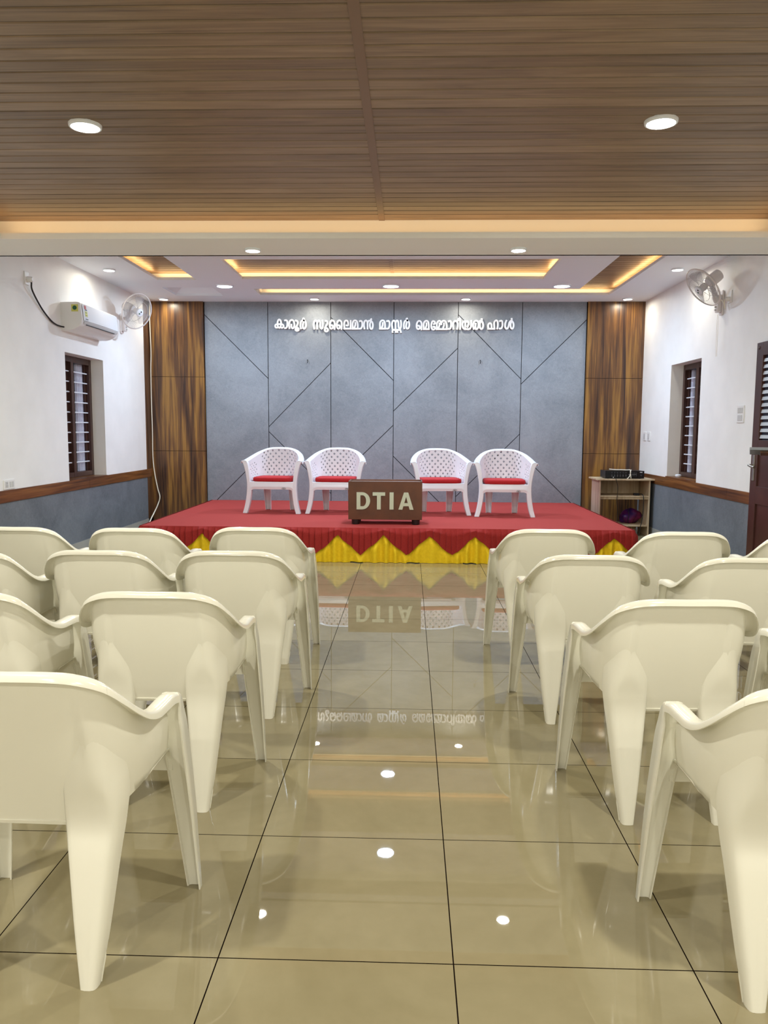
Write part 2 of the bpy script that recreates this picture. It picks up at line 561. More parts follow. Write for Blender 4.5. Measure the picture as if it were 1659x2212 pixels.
# upright cove faces behind the lips
PK = 0.13
zc0, zc1 = Z_STG + .028, Z_STG + .11
def faces(x0, x1, y0, y1):
    b.box(x0, x1, y0, y1, zc0, zc1)
x0, x1, y0, y1 = H_MID
faces(x0 - PK, x1 + PK, y1 + PK, y1 + PK + .02); faces(x0 - PK, x1 + PK, y0 - PK - .02, y0 - PK)
faces(x0 - PK - .02, x0 - PK, y0 - PK, y1 + PK); faces(x1 + PK, x1 + PK + .02, y0 - PK, y1 + PK)
faces(-1.95, 2.53 + PK, 10.24 + PK, 10.26 + PK); faces(2.53 + PK, 2.55 + PK, 6.98 - PK, 10.24 + PK)
faces(-1.95, 2.53 + PK, 6.96 - PK, 6.98 - PK); faces(-1.97, -1.95, 9.79, 10.26 + PK)
faces(-1.97, -1.95, 6.96 - PK, 7.39); faces(-1.95, 2.07, 7.37, 7.39); faces(-1.95, 2.05, 9.79, 9.81)
faces(2.05, 2.07, 7.37, 9.81)
faces(-2.98 - PK, -2.96 - PK, 6.98 - PK, 9.22 + PK); faces(-2.96 - PK, -2.50, 9.22 + PK, 9.24 + PK)
faces(-2.96 - PK, -2.50, 6.96 - PK, 6.98 - PK); faces(-2.50, -2.48, 6.98 - PK, 9.24 + PK)
struct(b.build('ceiling_tray', M['tray_white']))

def area(name, loc, sx, sy, power, col, up=False, disk=False, parent=None, spread=None):
    d = bpy.data.lights.new(name, 'AREA')
    d.shape = 'DISK' if disk else 'RECTANGLE'
    d.size = sx
    if not disk:
        d.size_y = sy
    d.energy = power
    d.color = col
    if spread:
        d.spread = spread
    o = bpy.data.objects.new(name, d)
    COL.objects.link(o)
    o.location = loc
    if up:
        o.rotation_euler = (PI, 0, 0)
    if parent is not None:
        o.parent = parent
    return o
# warm LED strips lying behind the lips, shining up
def strip(x0, x1, y0, y1, z, k=1.0):
    L = max(x1 - x0, y1 - y0)
    area('cove_strip', ((x0 + x1) / 2, (y0 + y1) / 2, z), x1 - x0, y1 - y0, P_COVE * L * k, C_COVE, up=True)
strip(PX0, PX1, 5.815, 5.83, Z_SOF + .05, .42)
strip(PX0 - .085, PX0 - .07, YF, 5.7, Z_SOF + .05)
strip(PX1 + .07, PX1 + .085, YF, 5.7, Z_SOF + .05)
zs = Z_STG + .036
x0, x1, y0, y1 = H_MID
strip(x0 - .05, x1 + .05, y1 + .05, y1 + .062, zs)
strip(x0 - .05, x1 + .05, y0 - .062, y0 - .05, zs)
strip(x0 - .062, x0 - .05, y0, y1, zs)
strip(x1 + .05, x1 + .062, y0, y1, zs)
strip(-1.9, 2.53, 10.29, 10.302, zs)
strip(2.58, 2.592, 7.0, 10.24, zs)
strip(-1.9, 2.53, 6.918, 6.93, zs)
strip(-3.022, -3.01, 7.0, 9.22, zs)
strip(-2.96, -2.52, 9.27, 9.282, zs)
# ------------------------------------------------------------------ recessed lamps
def downlight(loc, r, power, col, mt, label, group, name='recessed_downlight', cat='ceiling light', spread=None):
    t = thing(name, label, cat, loc, 0, group)
    MB().lathe([(r * .80, -.002), (r * .80, -.012), (r * .86, -.016), (r * .97, -.014), (r, -.006), (r, .001)], 40).build('trim_ring', M['plastic_white'], t, smooth=60)
    MB().lathe([(0.0005, -.0085), (r * .4, -.0085), (r * .80, -.0085)], 40).build('diffuser', mt, t, smooth=True)
    area('lamp_light', (0, 0, -.0125), r * 1.5, 0, power, col, disk=True, parent=t, spread=spread)
    return t
G = 'white downlights set in the timber ceiling'
for x, y, lab in ((-1.665, 4.09, 'round white downlight in the timber ceiling, left of the seam'), (1.238, 4.09, 'round white downlight in the timber ceiling, right of the seam'),
                  (-1.665, 1.1, None), (1.238, 1.1, None), (-1.665, -1.9, None), (1.238, -1.9, None), (-1.665, -3.7, None), (1.238, -3.7, None)):  # hindmost pair is out of view, added to light the chair backs
    downlight((x, y, Z_WOOD + .0005), .082, P_HALL if y > 3 else P_REAR, C_HALL, M['lamp_warm'], lab or 'unseen round white downlight in the timber ceiling behind the camera', G)
G = 'small downlights under the white soffit'
downlight((-1.211, 6.08, Z_SOF), .062, P_BEAM, C_BEAM, M['lamp_warm'], 'small round downlight under the white soffit, left of the ceiling seam', G)
downlight((0.812, 6.08, Z_SOF), .062, P_BEAM, C_BEAM, M['lamp_warm'], 'small round downlight under the white soffit, right of the ceiling seam', G)
G = 'small downlights round the edge of the stage ceiling'
for x, y, lab in ((-3.298, 8.62, 'small round downlight in the stage ceiling above the air conditioner'), (2.848, 8.62, 'small round downlight in the stage ceiling just above the right wall fan'),
                  (-3.30, 10.52, 'small round downlight above the left veneer panel beside the fan'), (-1.275, 10.50, 'small round downlight above the left part of the white wall lettering'),
                  (0.727, 10.50, 'small round downlight above the right part of the white wall lettering'), (2.84, 10.50, 'small round downlight above the right veneer panel')):
    downlight((x, y, Z_STG), .066, P_WALL, C_WALL, M['lamp_warm'], lab, G)
G = 'cool round panel lights of the stage ceiling'
for x, y, lab in ((-2.252, 9.57, 'bluish round panel light in the stage ceiling, leftmost of three in view'), (-0.238, 9.57, 'bluish round panel light in the stage ceiling, middle of three in view'),
                  (1.804, 9.57, 'bluish round panel light in the stage ceiling, rightmost of three in view'), (-0.21, 7.70, 'bluish round panel light behind the soffit, seen only in the floor reflection')):
    downlight((x, y, Z_STG), .108, P_BLUE, C_BLUE, M['lamp_cool'], lab, G, 'round_panel_light')

# ------------------------------------------------------------------ cream audience chairs
# local frame: +y is the way the sitter faces, rear feet at y = 0
RIM = [(0, -.056, .795), (.10, -.053, .795), (.165, -.042, .788), (.222, -.016, .764), (.256, .02, .724), (.276, .06, .686), (.287, .105, .657),
       (.291, .16, .641), (.290, .22, .637), (.289, .28, .635), (.289, .325, .627)]
LOW = [(0, .074, .378), (.10, .074, .379), (.165, .082, .388), (.20, .105, .405), (.221, .135, .427), (.232, .165, .436), (.237, .20, .441),
       (.239, .235, .443), (.240, .275, .444), (.240, .315, .444), (.240, .350, .442)]
RW = [.027, .028, .030, .033, .036, .038, .040, .042, .043, .044, .046]   # width of the rolled rim
FD = [.017, .0175, .018, .0185, .019, .0195, .020, .021, .022, .024, .026]   # depth of its outer lip
def lerp(a, b, t):
    return a + (b - a) * t
def sample(tab, n):
    """tables of tuples/numbers resampled smoothly"""
    tab = [(q,) if not isinstance(q, tuple) else q for q in tab]
    pad = [tuple(list(q) + [0] * (3 - len(q))) for q in tab]
    s = spline(pad, n)
    return [tuple(p[:len(tab[0])]) for p in s]
NS = 5
rim, low = sample(RIM, NS), sample(LOW, NS)
rw, fd = [q[0] for q in sample(RW, NS)], [q[0] for q in sample(FD, NS)]
def outward(path, i):
    a, b = Vector(path[max(i - 1, 0)]), Vector(path[min(i + 1, len(path) - 1)])
    if i == 0:
        return Vector((0, -1, 0))
    t = b - a
    return Vector((t.y, -t.x, 0)).normalized()
def mirror_rows(rows):
    """rows run from the back centre to the right front; returns left front .. right front"""
    left = [[Vector((-p[0], p[1], p[2])) for p in r] for r in rows[:0:-1]]
    return left + [[Vector(p) for p in r] for r in rows]
inner = []
for i, p in enumerate(rim):
    n = outward(rim, i)
    inner.append(Vector(p) - n * rw[i] + Vector((0, 0, -.010)))
shell_rows, lip_rows = [], []
for i, p in enumerate(rim):
    n = outward(rim, i)
    P, S, T = Vector(p), Vector(low[i]), inner[i]
    row = [S + Vector((0, .03, -.012)) - n * .022 if i < 12 else S + Vector((-.010, 0, -.004)), S]
    for k in range(1, 10):
        t = k / 9
        q = S.lerp(T, t)
        q += n * (.012 * math.sin(PI * t) * (0.3 if i < 10 else 1.0))
        row.append(q)
    shell_rows.append(row)
    W, D = rw[i], fd[i]
    lip_rows.append([T, P - n * (W * .80) + Vector((0, 0, -.002)), P - n * (W * .55), P - n * (W * .25) + Vector((0, 0, -.0005)), P - n * .003 + Vector((0, 0, -.004)),
                     P + n * .001 + Vector((0, 0, -.009)), P + n * .003 + Vector((0, 0, -D))])

def front_strip():
    """front leg: the arm strip turns down into a channel-shaped leg; list of sections"""
    # (outer x, y, z), width, lip depth, angle of the strip's normal from up towards forward
    st = [((.289, .325, .627), .046, .026, 12), ((.289, .346, .617), .048, .036, 38), ((.2895, .360, .598), .051, .044, 62), ((.291, .368, .57), .055, .053, 76),
          ((.295, .377, .53), .065, .060, 80), ((.297, .389, .47), .070, .063, 82), ((.300, .404, .38), .069, .060, 83), ((.303, .420, .26), .061, .050, 83), ((.305, .434, .13), .050, .039, 83), ((.307, .447, .0), .039, .028, 83)]
    secs = []
    for (o, W, D, ang) in st:
        a = math.radians(ang)
        N = Vector((0, math.sin(a), math.cos(a)))
        o = Vector(o)
        lat = Vector((1, 0, 0))
        sec = [o - lat * W - N * .012, o - lat * (W - .002) - N * .003, o - lat * (W * .75), o - lat * (W * .35), o - lat * .004, o - N * .005, o + lat * .001 - N * D]
        if o.z < .001:
            for q in sec:
                q.z = 0.0
        secs.append(sec)
    # smooth along the length
    n = 4
    cols = [spline([s[k] for s in secs], n) for k in range(7)]
    return [[c[i] for c in cols] for i in range(len(cols[0]))]

# rear leg sections: z, inner x, outer x, y of its back face
REAR = [(0.0, .139, .177, .0), (.14, .121, .194, .016), (.30, .103, .210, .038), (.38, .094, .219, .050), (.44, .092, .2255, .045), (.50, .095, .229, .029), (.56, .101, .2305, .008),
        (.62, .113, .229, -.013), (.66, .128, .225, -.024), (.69, .148, .217, -.026)]
def shell_y(x, z):
    """depth of the chair shell's outer skin at (x, z) on its right half"""
    pts = []
    for r in shell_rows[:44]:
        q = r[1:]
        zz = min(max(z, q[0].z), q[-1].z)
        for a, c in zip(q, q[1:]):
            if a.z <= zz <= c.z:
                pts.append(a.lerp(c, (zz - a.z) / max(c.z - a.z, 1e-6)))
                break
    for a, c in zip(pts, pts[1:]):
        if a.x <= x <= c.x:
            return lerp(a.y, c.y, (x - a.x) / max(c.x - a.x, 1e-6))
    return pts[-1].y
def smooth01(t):
    t = min(max(t, 0), 1)
    return t * t * (3 - 2 * t)
def rear_leg(s):
    rows = []
    zt = sample([(z, a, b) for z, a, b, y in REAR], 7)
    yt = sample([(y,) for z, a, b, y in REAR], 7)
    for (z, a, b), (y,) in zip(zt, yt):
        z = max(z, 0)
        w = b - a
        low_ = smooth01((z - .38) / .20)
        sd = .030 + .035 * min(z / .45, 1)
        r = []
        key = ((0, .018), (.02, .004), (.06, .0), (.30, -.002), (.60, -.002), (.80, .000), (.88, .003), (.94, .009), (.975, .020), (1.0, .036), (1.004, sd))
        cols = []
        for (fa, da), (fb, db) in zip(key, key[1:]):
            m_ = max(1, round((fb - fa) / .06))
            cols += [(lerp(fa, fb, q / m_), lerp(da, db, q / m_)) for q in range(m_)]
        cols.append(key[-1])
        for f, dy in cols:
            x = a + w * f
            k = smooth01((z - .40 - .10 * math.sin(PI * min(f, 1))) / .16)
            yl = y + dy
            if z > .38:
                ya = shell_y(a, z) + dy - .0035          # flush with the shell at the inner edge
                yl = lerp(yl, ya, low_)
                if k > 0:
                    yl = lerp(yl, shell_y(min(x, .245), z) + .004, k)
            r.append((s * x, yl, z))
        rows.append(r)
    if s < 0:
        rows = [r[::-1] for r in rows]
    return MB().grid(rows)

def cream_chair(label, group):
    t = thing('plastic_armchair', label, 'chair', (0, 0, 0), 0, group)
    pl = M['plastic_cream']
    nh = len(rim)
    MB().grid(mirror_rows(shell_rows)).build('backrest', pl, t, smooth=True, solid=.004)
    full = mirror_rows(lip_rows)
    k = 16                                  # rim rows belonging to the back
    c = nh - 1
    MB().grid(full[c - k:c + k + 1]).build('top_rail', pl, t, smooth=True, solid=.004)
    MB().grid(full[:c - k + 1]).build('armrest', pl, t, smooth=True, solid=.004)
    MB().grid(full[c + k:]).build('armrest', pl, t, smooth=True, solid=.004)
    # seat pan with a front lip
    rows = []
    for j in range(13):
        v = j / 12
        y = lerp(.066, .405, v)
        xs = lerp(.17, .243, min(v * 2.2, 1))
        zc = lerp(.388, .452, min(v * 2.0, 1)) - (.05 * max(0, (v - .88) / .12) ** 2)
        rows.append([(xs * u, y, zc - .012 * (1 - abs(u) ** 2) * math.sin(PI * min(v, 1))) for u in [q / 8 - 1 for q in range(17)]])
    rows.append([(x, y - .004, z - .03) for x, y, z in rows[-1]])
    MB().grid(rows).build('seat', pl, t, smooth=True, solid=.005, offset=-1)
    fs = front_strip()
    MB().grid(fs).build('leg', pl, t, smooth=True, solid=.004)
    MB().grid([[(-p[0], p[1], p[2]) for p in r][::-1] for r in fs]).build('leg', pl, t, smooth=True, solid=.004)
    rear_leg(1).build('leg', pl, t, smooth=True, solid=.005)
    rear_leg(-1).build('leg', pl, t, smooth=True, solid=.005)
    return t
R = math.radians
CH = [  # x centre, y of rear feet, turn, label
    (-.918, 1.715, R(-1.0), 'cream plastic armchair nearest the camera on the left, cut by the photo edge'),
    (.980, 1.705, R(.5), 'cream plastic armchair nearest the camera on the right, cut by the photo edge'),
    (-.875, 2.586, R(.6), 'cream plastic armchair at the aisle on the left, directly ahead of the nearest left chair'),
    (-1.545, 2.561, R(.5), 'cream plastic armchair cut by the left photo edge, second row from the camera'),
    (.919, 2.569, R(2.0), 'cream plastic armchair at the aisle on the right, second row from the camera'),
    (1.590, 2.510, R(1.0), 'cream plastic armchair, second row on the right, only an arm showing at photo edge'),
    (-.803, 3.480, R(.4), 'cream plastic armchair at the aisle on the left, third row from the camera'),
    (-1.410, 3.455, R(.5), 'cream plastic armchair second from the aisle on the left, third row from the camera'),
    (-2.022, 3.415, R(0), 'cream plastic armchair cut by the left photo edge, third row from the camera'),
    (.821, 3.472, R(-1.4), 'cream plastic armchair at the aisle on the right, third row from the camera'),
    (1.513, 3.440, R(0), 'cream plastic armchair cut by the right photo edge, third row from the camera'),
    (-.866, 4.328, R(-1.0), 'cream plastic armchair at the aisle on the left, row closest to the stage'),
    (-1.530, 4.243, R(0), 'cream plastic armchair second from the aisle on the left, row closest to the stage'),
    (-2.184, 4.238, R(0), 'cream plastic armchair third from the aisle on the left, row closest to the stage'),
    (.786, 4.367, R(0), 'cream plastic armchair at the aisle on the right, row closest to the stage'),
    (1.525, 4.311, R(0), 'cream plastic armchair second from the aisle on the right, row closest to the stage'),
    (2.165, 4.240, R(0), 'cream plastic armchair third from the aisle on the right, in front of the brown door'),
]
proto = None
for x, y, a, lab in CH:
    if proto is None:
        proto = cream_chair(lab, 'cream audience armchairs facing the stage')
        proto.location = (x, y, 0)
        proto.rotation_euler = (0, 0, a)
    else:
        dup(proto, (x, y, 0), a, lab)

# ------------------------------------------------------------------ stage
SX0, SX1, SY0, SY1, SZ = -2.745, 2.262, 7.805, YB - .024, 0.35
stage = thing('stage_platform', 'low stage covered in red carpet with red and yellow skirting cloth', 'stage', ((SX0 + SX1) / 2, (SY0 + SY1) / 2, 0))
ox, oy = (SX0 + SX1) / 2, (SY0 + SY1) / 2
L = lambda x, y, z: (x - ox, y - oy, z)
b = MB()
b.box(SX0 + .03 - ox, SX1 - .03 - ox, SY0 + .03 - oy, SY1 - oy, 0.0, SZ - .02)
b.build('platform_frame', M['black'], stage)
nx, ny = 60, 36
rows = []
for j in range(ny + 1):
    y = lerp(SY0, SY1, j / ny)
    rows.append([L(lerp(SX0, SX1, i / nx), y, SZ + .0012 * math.sin(i * 1.7 + j * .9) * math.sin(j * .8 + i * .3)) for i in range(nx + 1)])
cb = MB().grid(rows)
cb.build('carpet', M['carpet'], stage, smooth=True, solid=.008, offset=-1)
# pleated cloths round the front and both sides
per = []   # (x, y, normal)
N_F, N_S = 1100, 420
for i in range(N_S):
    per.append((SX0, lerp(SY1, SY0, i / N_S), -1, 0))
for i in range(N_F + 1):
    per.append((lerp(SX0, SX1, i / N_F), SY0, 0, -1))
for i in range(1, N_S + 1):
    per.append((SX1, lerp(SY0, SY1, i / N_S), 1, 0))
s_len = [0.0]
for a, c in zip(per, per[1:]):
    s_len.append(s_len[-1] + math.hypot(c[0] - a[0], c[1] - a[1]))
sF = (SY1 - SY0)                      # arc length at the front left corner
rnd = random.Random(3)
pleat = []
acc, sgn = 0.0, 0
while acc < s_len[-1] + .2:
    wdt = rnd.uniform(.046, .075)
    pleat.append((acc, wdt, rnd.uniform(.7, 1.25)))
    acc += wdt
def pl_off(s, ridx):
    k = 0
    lo, hi = 0, len(pleat) - 1
    while lo < hi:
        mid = (lo + hi + 1) // 2
        if pleat[mid][0] <= s:
            lo = mid
        else:
            hi = mid - 1
    a, wdt, h = pleat[lo]
    u = (s - a) / wdt
    return h * (1.0 - u if u > .12 else u / .12)      # knife pleat
def zig(s):
    """lower edge of the red cloth above the floor: pointed scallops"""
    x = SX0 + (s - sF)
    ph = ((x + .714) / .462) % 1.0
    tri = abs(ph - .5) * 2                              # 1 at a yellow peak
    return lerp(.085, .282, tri ** 1.1)
red, yel = [], []
NV = 16
for (x, y, nx_, ny_), s in zip(per, s_len):
    # stepped by pleat so the edge breaks at each fold
    o = pl_off(s, 0)
    zb = zig(s) + .006 * math.sin(s * 37)
    red.append([L(x + nx_ * (.008 + (.020 + .024 * o) * min(1, k / 4)), y + ny_ * (.008 + (.020 + .024 * o) * min(1, k / 4)), lerp(SZ + .003, zb, k / NV)) for k in range(NV + 1)])
    wv = .5 + .5 * math.sin(s * 52 + 1.7 * math.sin(s * 9)) * (0.75 + .25 * math.sin(s * 5))
    lift = .002 + .006 * (math.sin(s * 11 + 1) > .75)
    col_ = []
    for k in range(NV + 1):
        z = lerp(SZ - .03, lift, k / NV)
        d = .002 + .018 * wv + .034 * wv * smooth01((zb - z) / .06)
        col_.append(L(x + nx_ * d, y + ny_ * d, z))
    yel.append(col_)
MB().grid(red).build('red_skirt', M['red_cloth'], stage, smooth=50, solid=.002, offset=1)['label'] = 'pleated red cloth with pointed lower edge'
MB().grid(yel).build('yellow_skirt', M['yellow_cloth'], stage, smooth=True)['label'] = 'gathered yellow cloth below the red one'

# ------------------------------------------------------------------ white lattice armchairs on the stage
# local frame: +y is the way the sitter faces, origin between the feet
RIM2 = [(0, -.265, .765), (.12, -.257, .760), (.215, -.222, .738), (.283, -.150, .706), (.325, -.055, .672), (.349, .045, .645), (.360, .135, .627), (.368, .205, .617)]
LOW2 = [(0, -.200, .372), (.085, -.196, .372), (.155, -.180, .372), (.212, -.140, .372), (.243, -.060, .372), (.254, .030, .372), (.259, .120, .372), (.262, .195, .372)]
rim2, low2 = sample(RIM2, 6), sample(LOW2, 6)
N2 = len(rim2) - 1
rw2 = [lerp(.050, .068, i / N2) for i in range(N2 + 1)]
def shell2(u, v):
    """u in -1..1 round the shell, v 0..1 upward"""
    a = abs(u) * N2
    i = min(int(a), N2 - 1)
    f = a - i
    P = Vector(rim2[i]).lerp(Vector(rim2[i + 1]), f)
    n = outward(rim2, i).lerp(outward(rim2, i + 1), f).normalized()
    T = P - n * lerp(rw2[i], rw2[i + 1], f) + Vector((0, 0, -.012))
    S = Vector(low2[i]).lerp(Vector(low2[i + 1]), f)
    q = S.lerp(T, v) + n * .014 * math.sin(PI * v)
    return (math.copysign(q.x, u) if u else q.x, q.y, q.z)
def lattice():
    b = MB()
    NU, NVv = 42, 10
    U = lambda i: -1 + 2 * i / NU
    Vv = lambda j: j / NVv
    for i in range(NU):
        for j in range(NVv):
            u0, u1, v0, v1 = U(i), U(i + 1), Vv(j), Vv(j + 1)
            um, vm = (u0 + u1) / 2, (v0 + v1) / 2
            au = abs(um)
            # pierced zone: a rounded heart-like field in the back and one in each side
            back = au < .40 and .03 < vm < .97 and au < .20 + .50 * vm
            side = .50 < au < .83 and .10 < vm < .80
            hole = (back or side) and (i + j) % 2 == 0
            c = [(u0, v0), (u1, v0), (u1, v1), (u0, v1)]
            if not hole:
                b.add([shell2(*q) for q in c], [(0, 1, 2, 3)])
                continue
            mid = [(um, v0), (u1, vm), (um, v1), (u0, vm)]
            k = .80
            h = [(lerp(um, q[0], k), lerp(vm, q[1], k)) for q in mid]
            pts = c + mid + h
            f = []
            for q in range(4):
                r = (q + 1) % 4
                f.append((4 + q, r, 4 + r, 8 + r, 8 + q))
            b.add([shell2(*q) for q in pts], f)
    return b
def stage_chair(label, group):
    t = thing('lattice_armchair', label, 'chair', (0, 0, 0), 0, group)
    pl = M['plastic_white']
    lattice().build('backrest', pl, t, solid=.006)
    rows = []
    for i, p in enumerate(rim2):
        n = outward(rim2, i)
        P, Wd = Vector(p), rw2[i]
        rows.append([P - n * Wd + Vector((0, 0, -.014)), P - n * Wd * .9 + Vector((0, 0, -.003)), P - n * Wd * .6 + Vector((0, 0, .004)), P - n * Wd * .25 + Vector((0, 0, .001)),
                     P + Vector((0, 0, -.012)), P + n * .004 + Vector((0, 0, -.030))])
    full = mirror_rows(rows)
    c, k = N2, 24
    MB().grid(full[c - k:c + k + 1]).build('top_rail', pl, t, smooth=True, solid=.005)
    MB().grid(full[:c - k + 1]).build('armrest', pl, t, smooth=True, solid=.005)
    MB().grid(full[c + k:]).build('armrest', pl, t, smooth=True, solid=.005)
    # seat with a deep front apron arched at the bottom
    b = MB()
    b.grid([[(lerp(-1, 1, i / 10) * lerp(.20, .262, min(j / 5, 1)), lerp(-.2, .205, j / 10), .368) for i in range(11)] for j in range(11)])
    b.build('seat', pl, t, solid=.006)
    top, bot = [], []
    for i in range(41):
        x = lerp(-.262, .262, i / 40)
        d = .262 - abs(x)
        top.append((x, .214, .368))
        bot.append((x, .214, .285 if d > .055 else .285 - (1 - math.sqrt(max(0, 1 - ((.055 - d) / .055) ** 2))) * .055))
    b = MB().grid([bot, [(x, .217, lerp(z, .368, .25)) for (x, y, z) in bot], [(x, .221, lerp(z, .368, .38)) for (x, y, z) in bot], [(x, .217, lerp(z, .368, .5)) for (x, y, z) in bot], top, [(x, .204, .372) for x, y, z in top]])
    apron = b.build('apron', pl, t, smooth=True, solid=.006)
    # printed oval mark on the apron (right of the sitter's left leg as seen from the hall)
    ring = [(-.150 + .024 * math.cos(2 * PI * k / 28), .296 + .011 * math.sin(2 * PI * k / 28)) for k in range(28)]
    b = MB()
    b.tube([(x, .2235, z) for x, z in ring + ring[:1]], .0012, 5)
    b.tube([(-.162, .2235, .298), (-.150, .2235, .294), (-.136, .2235, .300)], .0016, 5)
    b.tube([(-.150, .2235, .302), (-.150, .2235, .289)], .0014, 5)
    b.build('oval_mark', M['black'], apron)
    # sabre front legs running up into the arm tips
    for s in (1, -1):
        OUT = [(.368, .205, .617), (.348, .207, .590), (.330, .210, .545), (.313, .213, .47), (.298, .215, .37), (.298, .218, .27), (.309, .222, .16), (.326, .228, .07), (.345, .236, .0)]
        INN = [.306, .290, .279, .268, .259, .247, .258, .275, .296]
        secs = []
        for (x, y, z), xi in zip(OUT, INN):
            secs.append([Vector((xi, y - .05, z)), Vector((xi + .001, y - .004, z)), Vector((xi + .006, y + .001, z)), Vector((x - .006, y + .001, z)), Vector((x - .001, y - .004, z)), Vector((x, y - .05, z))])
        cols = [spline([q[k] for q in secs], 5) for k in range(6)]
        rws = [[(s * cc[i].x, cc[i].y, max(cc[i].z, 0)) for cc in cols] for i in range(len(cols[0]))]
        if s < 0:
            rws = [r[::-1] for r in rws]
        MB().grid(rws).build('leg', pl, t, smooth=40, solid=.006)
        secs = []
        for z, x0, x1, y in ((0, .125, .185, -.245), (.18, .120, .195, -.222), (.36, .112, .205, -.198), (.45, .118, .205, -.205)):
            secs.append([Vector((x0, y + .05, z)), Vector((x0 + .003, y + .003, z)), Vector(((x0 + x1) / 2, y - .006, z)), Vector((x1 - .003, y + .003, z)), Vector((x1, y + .05, z))])
        cols = [spline([q[k] for q in secs], 4) for k in range(5)]
        rws = [[(s * cc[i].x, cc[i].y, max(cc[i].z, 0)) for cc in cols] for i in range(len(cols[0]))]
        if s < 0:
            rws = [r[::-1] for r in rws]
        MB().grid(rws).build('leg', pl, t, smooth=40, solid=.006)
    return t
def cushion_mesh():
    b = MB()
    rows = []
    for k, (ins, z) in enumerate(((.012, 0), (.002, .010), (0, .03), (.002, .052), (.010, .060), (.04, .064), (.12, .065), (.19, .065))):
        r = []
        for q in range(44):
            a = 2 * PI * q / 44
            ca, sa = math.cos(a), math.sin(a)
            ex = 0.24
            z_ = z * .86
            r.append(((.238 - ins) * math.copysign(abs(ca) ** ex, ca), (.198 - ins) * math.copysign(abs(sa) ** ex, sa), z_))
        rows.append(r)
    b.grid(rows, closed_u=True)
    b.f.append(tuple(reversed(range(44))))
    e = 7 * 44
    b.f.append(tuple(e + q for q in range(44)))
    return b
ST = [(-1.600, 9.300, PI + R(-5), 'leftmost'), (-.868, 9.305, PI + R(-2), 'second from the left'), (.360, 9.235, PI + R(7), 'third from the left'), (1.112, 9.150, PI + R(-1.5), 'rightmost')]
sp = cu = None
for x, y, a, wh in ST:
    lab = 'white plastic armchair with lattice back on the red stage, %s of four' % wh
    cl = 'flat red seat cushion on the %s white lattice armchair' % wh
    if sp is None:
        sp = stage_chair(lab, 'white lattice armchairs on the stage')
        sp.location = (x, y, SZ + .002)
        sp.rotation_euler = (0, 0, a)
        cu = cushion_mesh().build('seat_cushion', M['cushion'], smooth=60)
        tag(cu, cl, 'cushion', 'red cushions on the stage chairs')
    else:
        dup(sp, (x, y, SZ + .002), a, lab)
        cu = dup(cu, (0, 0, 0), 0, cl)
    cu.location = (x - math.sin(a) * .02, y + math.cos(a) * .02, SZ + .002 + .372)
    cu.rotation_euler = (0, 0, a)
# ------------------------------------------------------------------ brown sign box on the stage
bx0, bx1, by0, by1, bz0, bz1 = -.634, .140, 8.09, 8.44, .404, .806
box_t = thing('sign_box', 'brown open-topped box with raised letters DTIA at the front of the stage', 'sign', ((bx0 + bx1) / 2, (by0 + by1) / 2, SZ))
cx, cy = (bx0 + bx1) / 2, (by0 + by1) / 2
Lb = lambda b, x0, x1, y0, y1, z0, z1: b.box(x0 - cx, x1 - cx, y0 - cy, y1 - cy, z0 - SZ, z1 - SZ)
b = MB()
th = .012
Lb(b, bx0, bx1, by0, by0 + th, bz0, bz1); Lb(b, bx0, bx1, by1 - th, by1, bz0, bz1)
Lb(b, bx0, bx0 + th, by0 + th, by1 - th, bz0, bz1); Lb(b, bx1 - th, bx1, by0 + th, by1 - th, bz0, bz1)
b.build('body', M['box_brown'], box_t, bevel=.002)
b = MB()
Lb(b, bx0 + th, bx1 - th, by0 + th, by1 - th, bz0, bz1 - .02)
b.build('inner_board', M['box_inside'], box_t)
for sx in (bx0 + .075, bx1 - .065):
    for sy in (by0 + .05, by1 - .05):
        MB().lathe([(.0005, 0), (.034, 0), (.040, .004), (.044, .054), (.0005, .054)], 20, Matrix.Translation((sx - cx, sy - cy, 0))).build('foot', M['black'], box_t, smooth=40)
def letter(polys):
    b = MB()
    for p in polys:
        b.prism(p, lambda a, c, d: (a - cx, by0 - .014 + d - cy, c - SZ), .0145)
    b.build('letter', M['letter_steel'], box_t, bevel=.0015)
lz0, lz1 = .512, .692
def seg_arc(cx_, cz_, rx, rz, t, a0, a1, n=14):
    """band between two ellipse arcs as quads"""
    out = []
    for k in range(n):
        u, v = lerp(a0, a1, k / n), lerp(a0, a1, (k + 1) / n)
        P = lambda a, r: (cx_ + (rx - r) * math.cos(a), cz_ + (rz - r) * math.sin(a))
        out.append([P(u, t), P(v, t), P(v, 0), P(u, 0)][::-1])
    return out
s = .040
# D as one outline with its counter bridged
def band(outer, inn):
    b = MB()
    n = len(outer)
    pl = lambda a, c, d: (a - cx, by0 - .014 + d - cy, c - SZ)
    v = [pl(*p, 0) for p in outer] + [pl(*p, 0) for p in inn] + [pl(*p, .0145) for p in outer] + [pl(*p, .0145) for p in inn]
    f = []
    for i in range(n):
        j = (i + 1) % n
        f += [(i, j, n + j, n + i), (2 * n + j, 2 * n + i, 3 * n + i, 3 * n + j), (j, i, 2 * n + i, 2 * n + j), (n + i, n + j, 3 * n + j, 3 * n + i)]
    b.add(v, f)
    b.build('letter', M['letter_steel'], box_t)
def dshape(x0, x1, z0, z1, r):
    xm = x0 + (x1 - x0) * .40
    zc = (z0 + z1) / 2
    pts = [(x0, z1), (x0, z0), (xm, z0)]
    for k in range(1, 20):
        a = -PI / 2 + PI * k / 20
        pts.append((xm + (x1 - xm) * math.cos(a), zc + (z1 - z0) / 2 * math.sin(a)))
    return pts + [(xm, z1)]
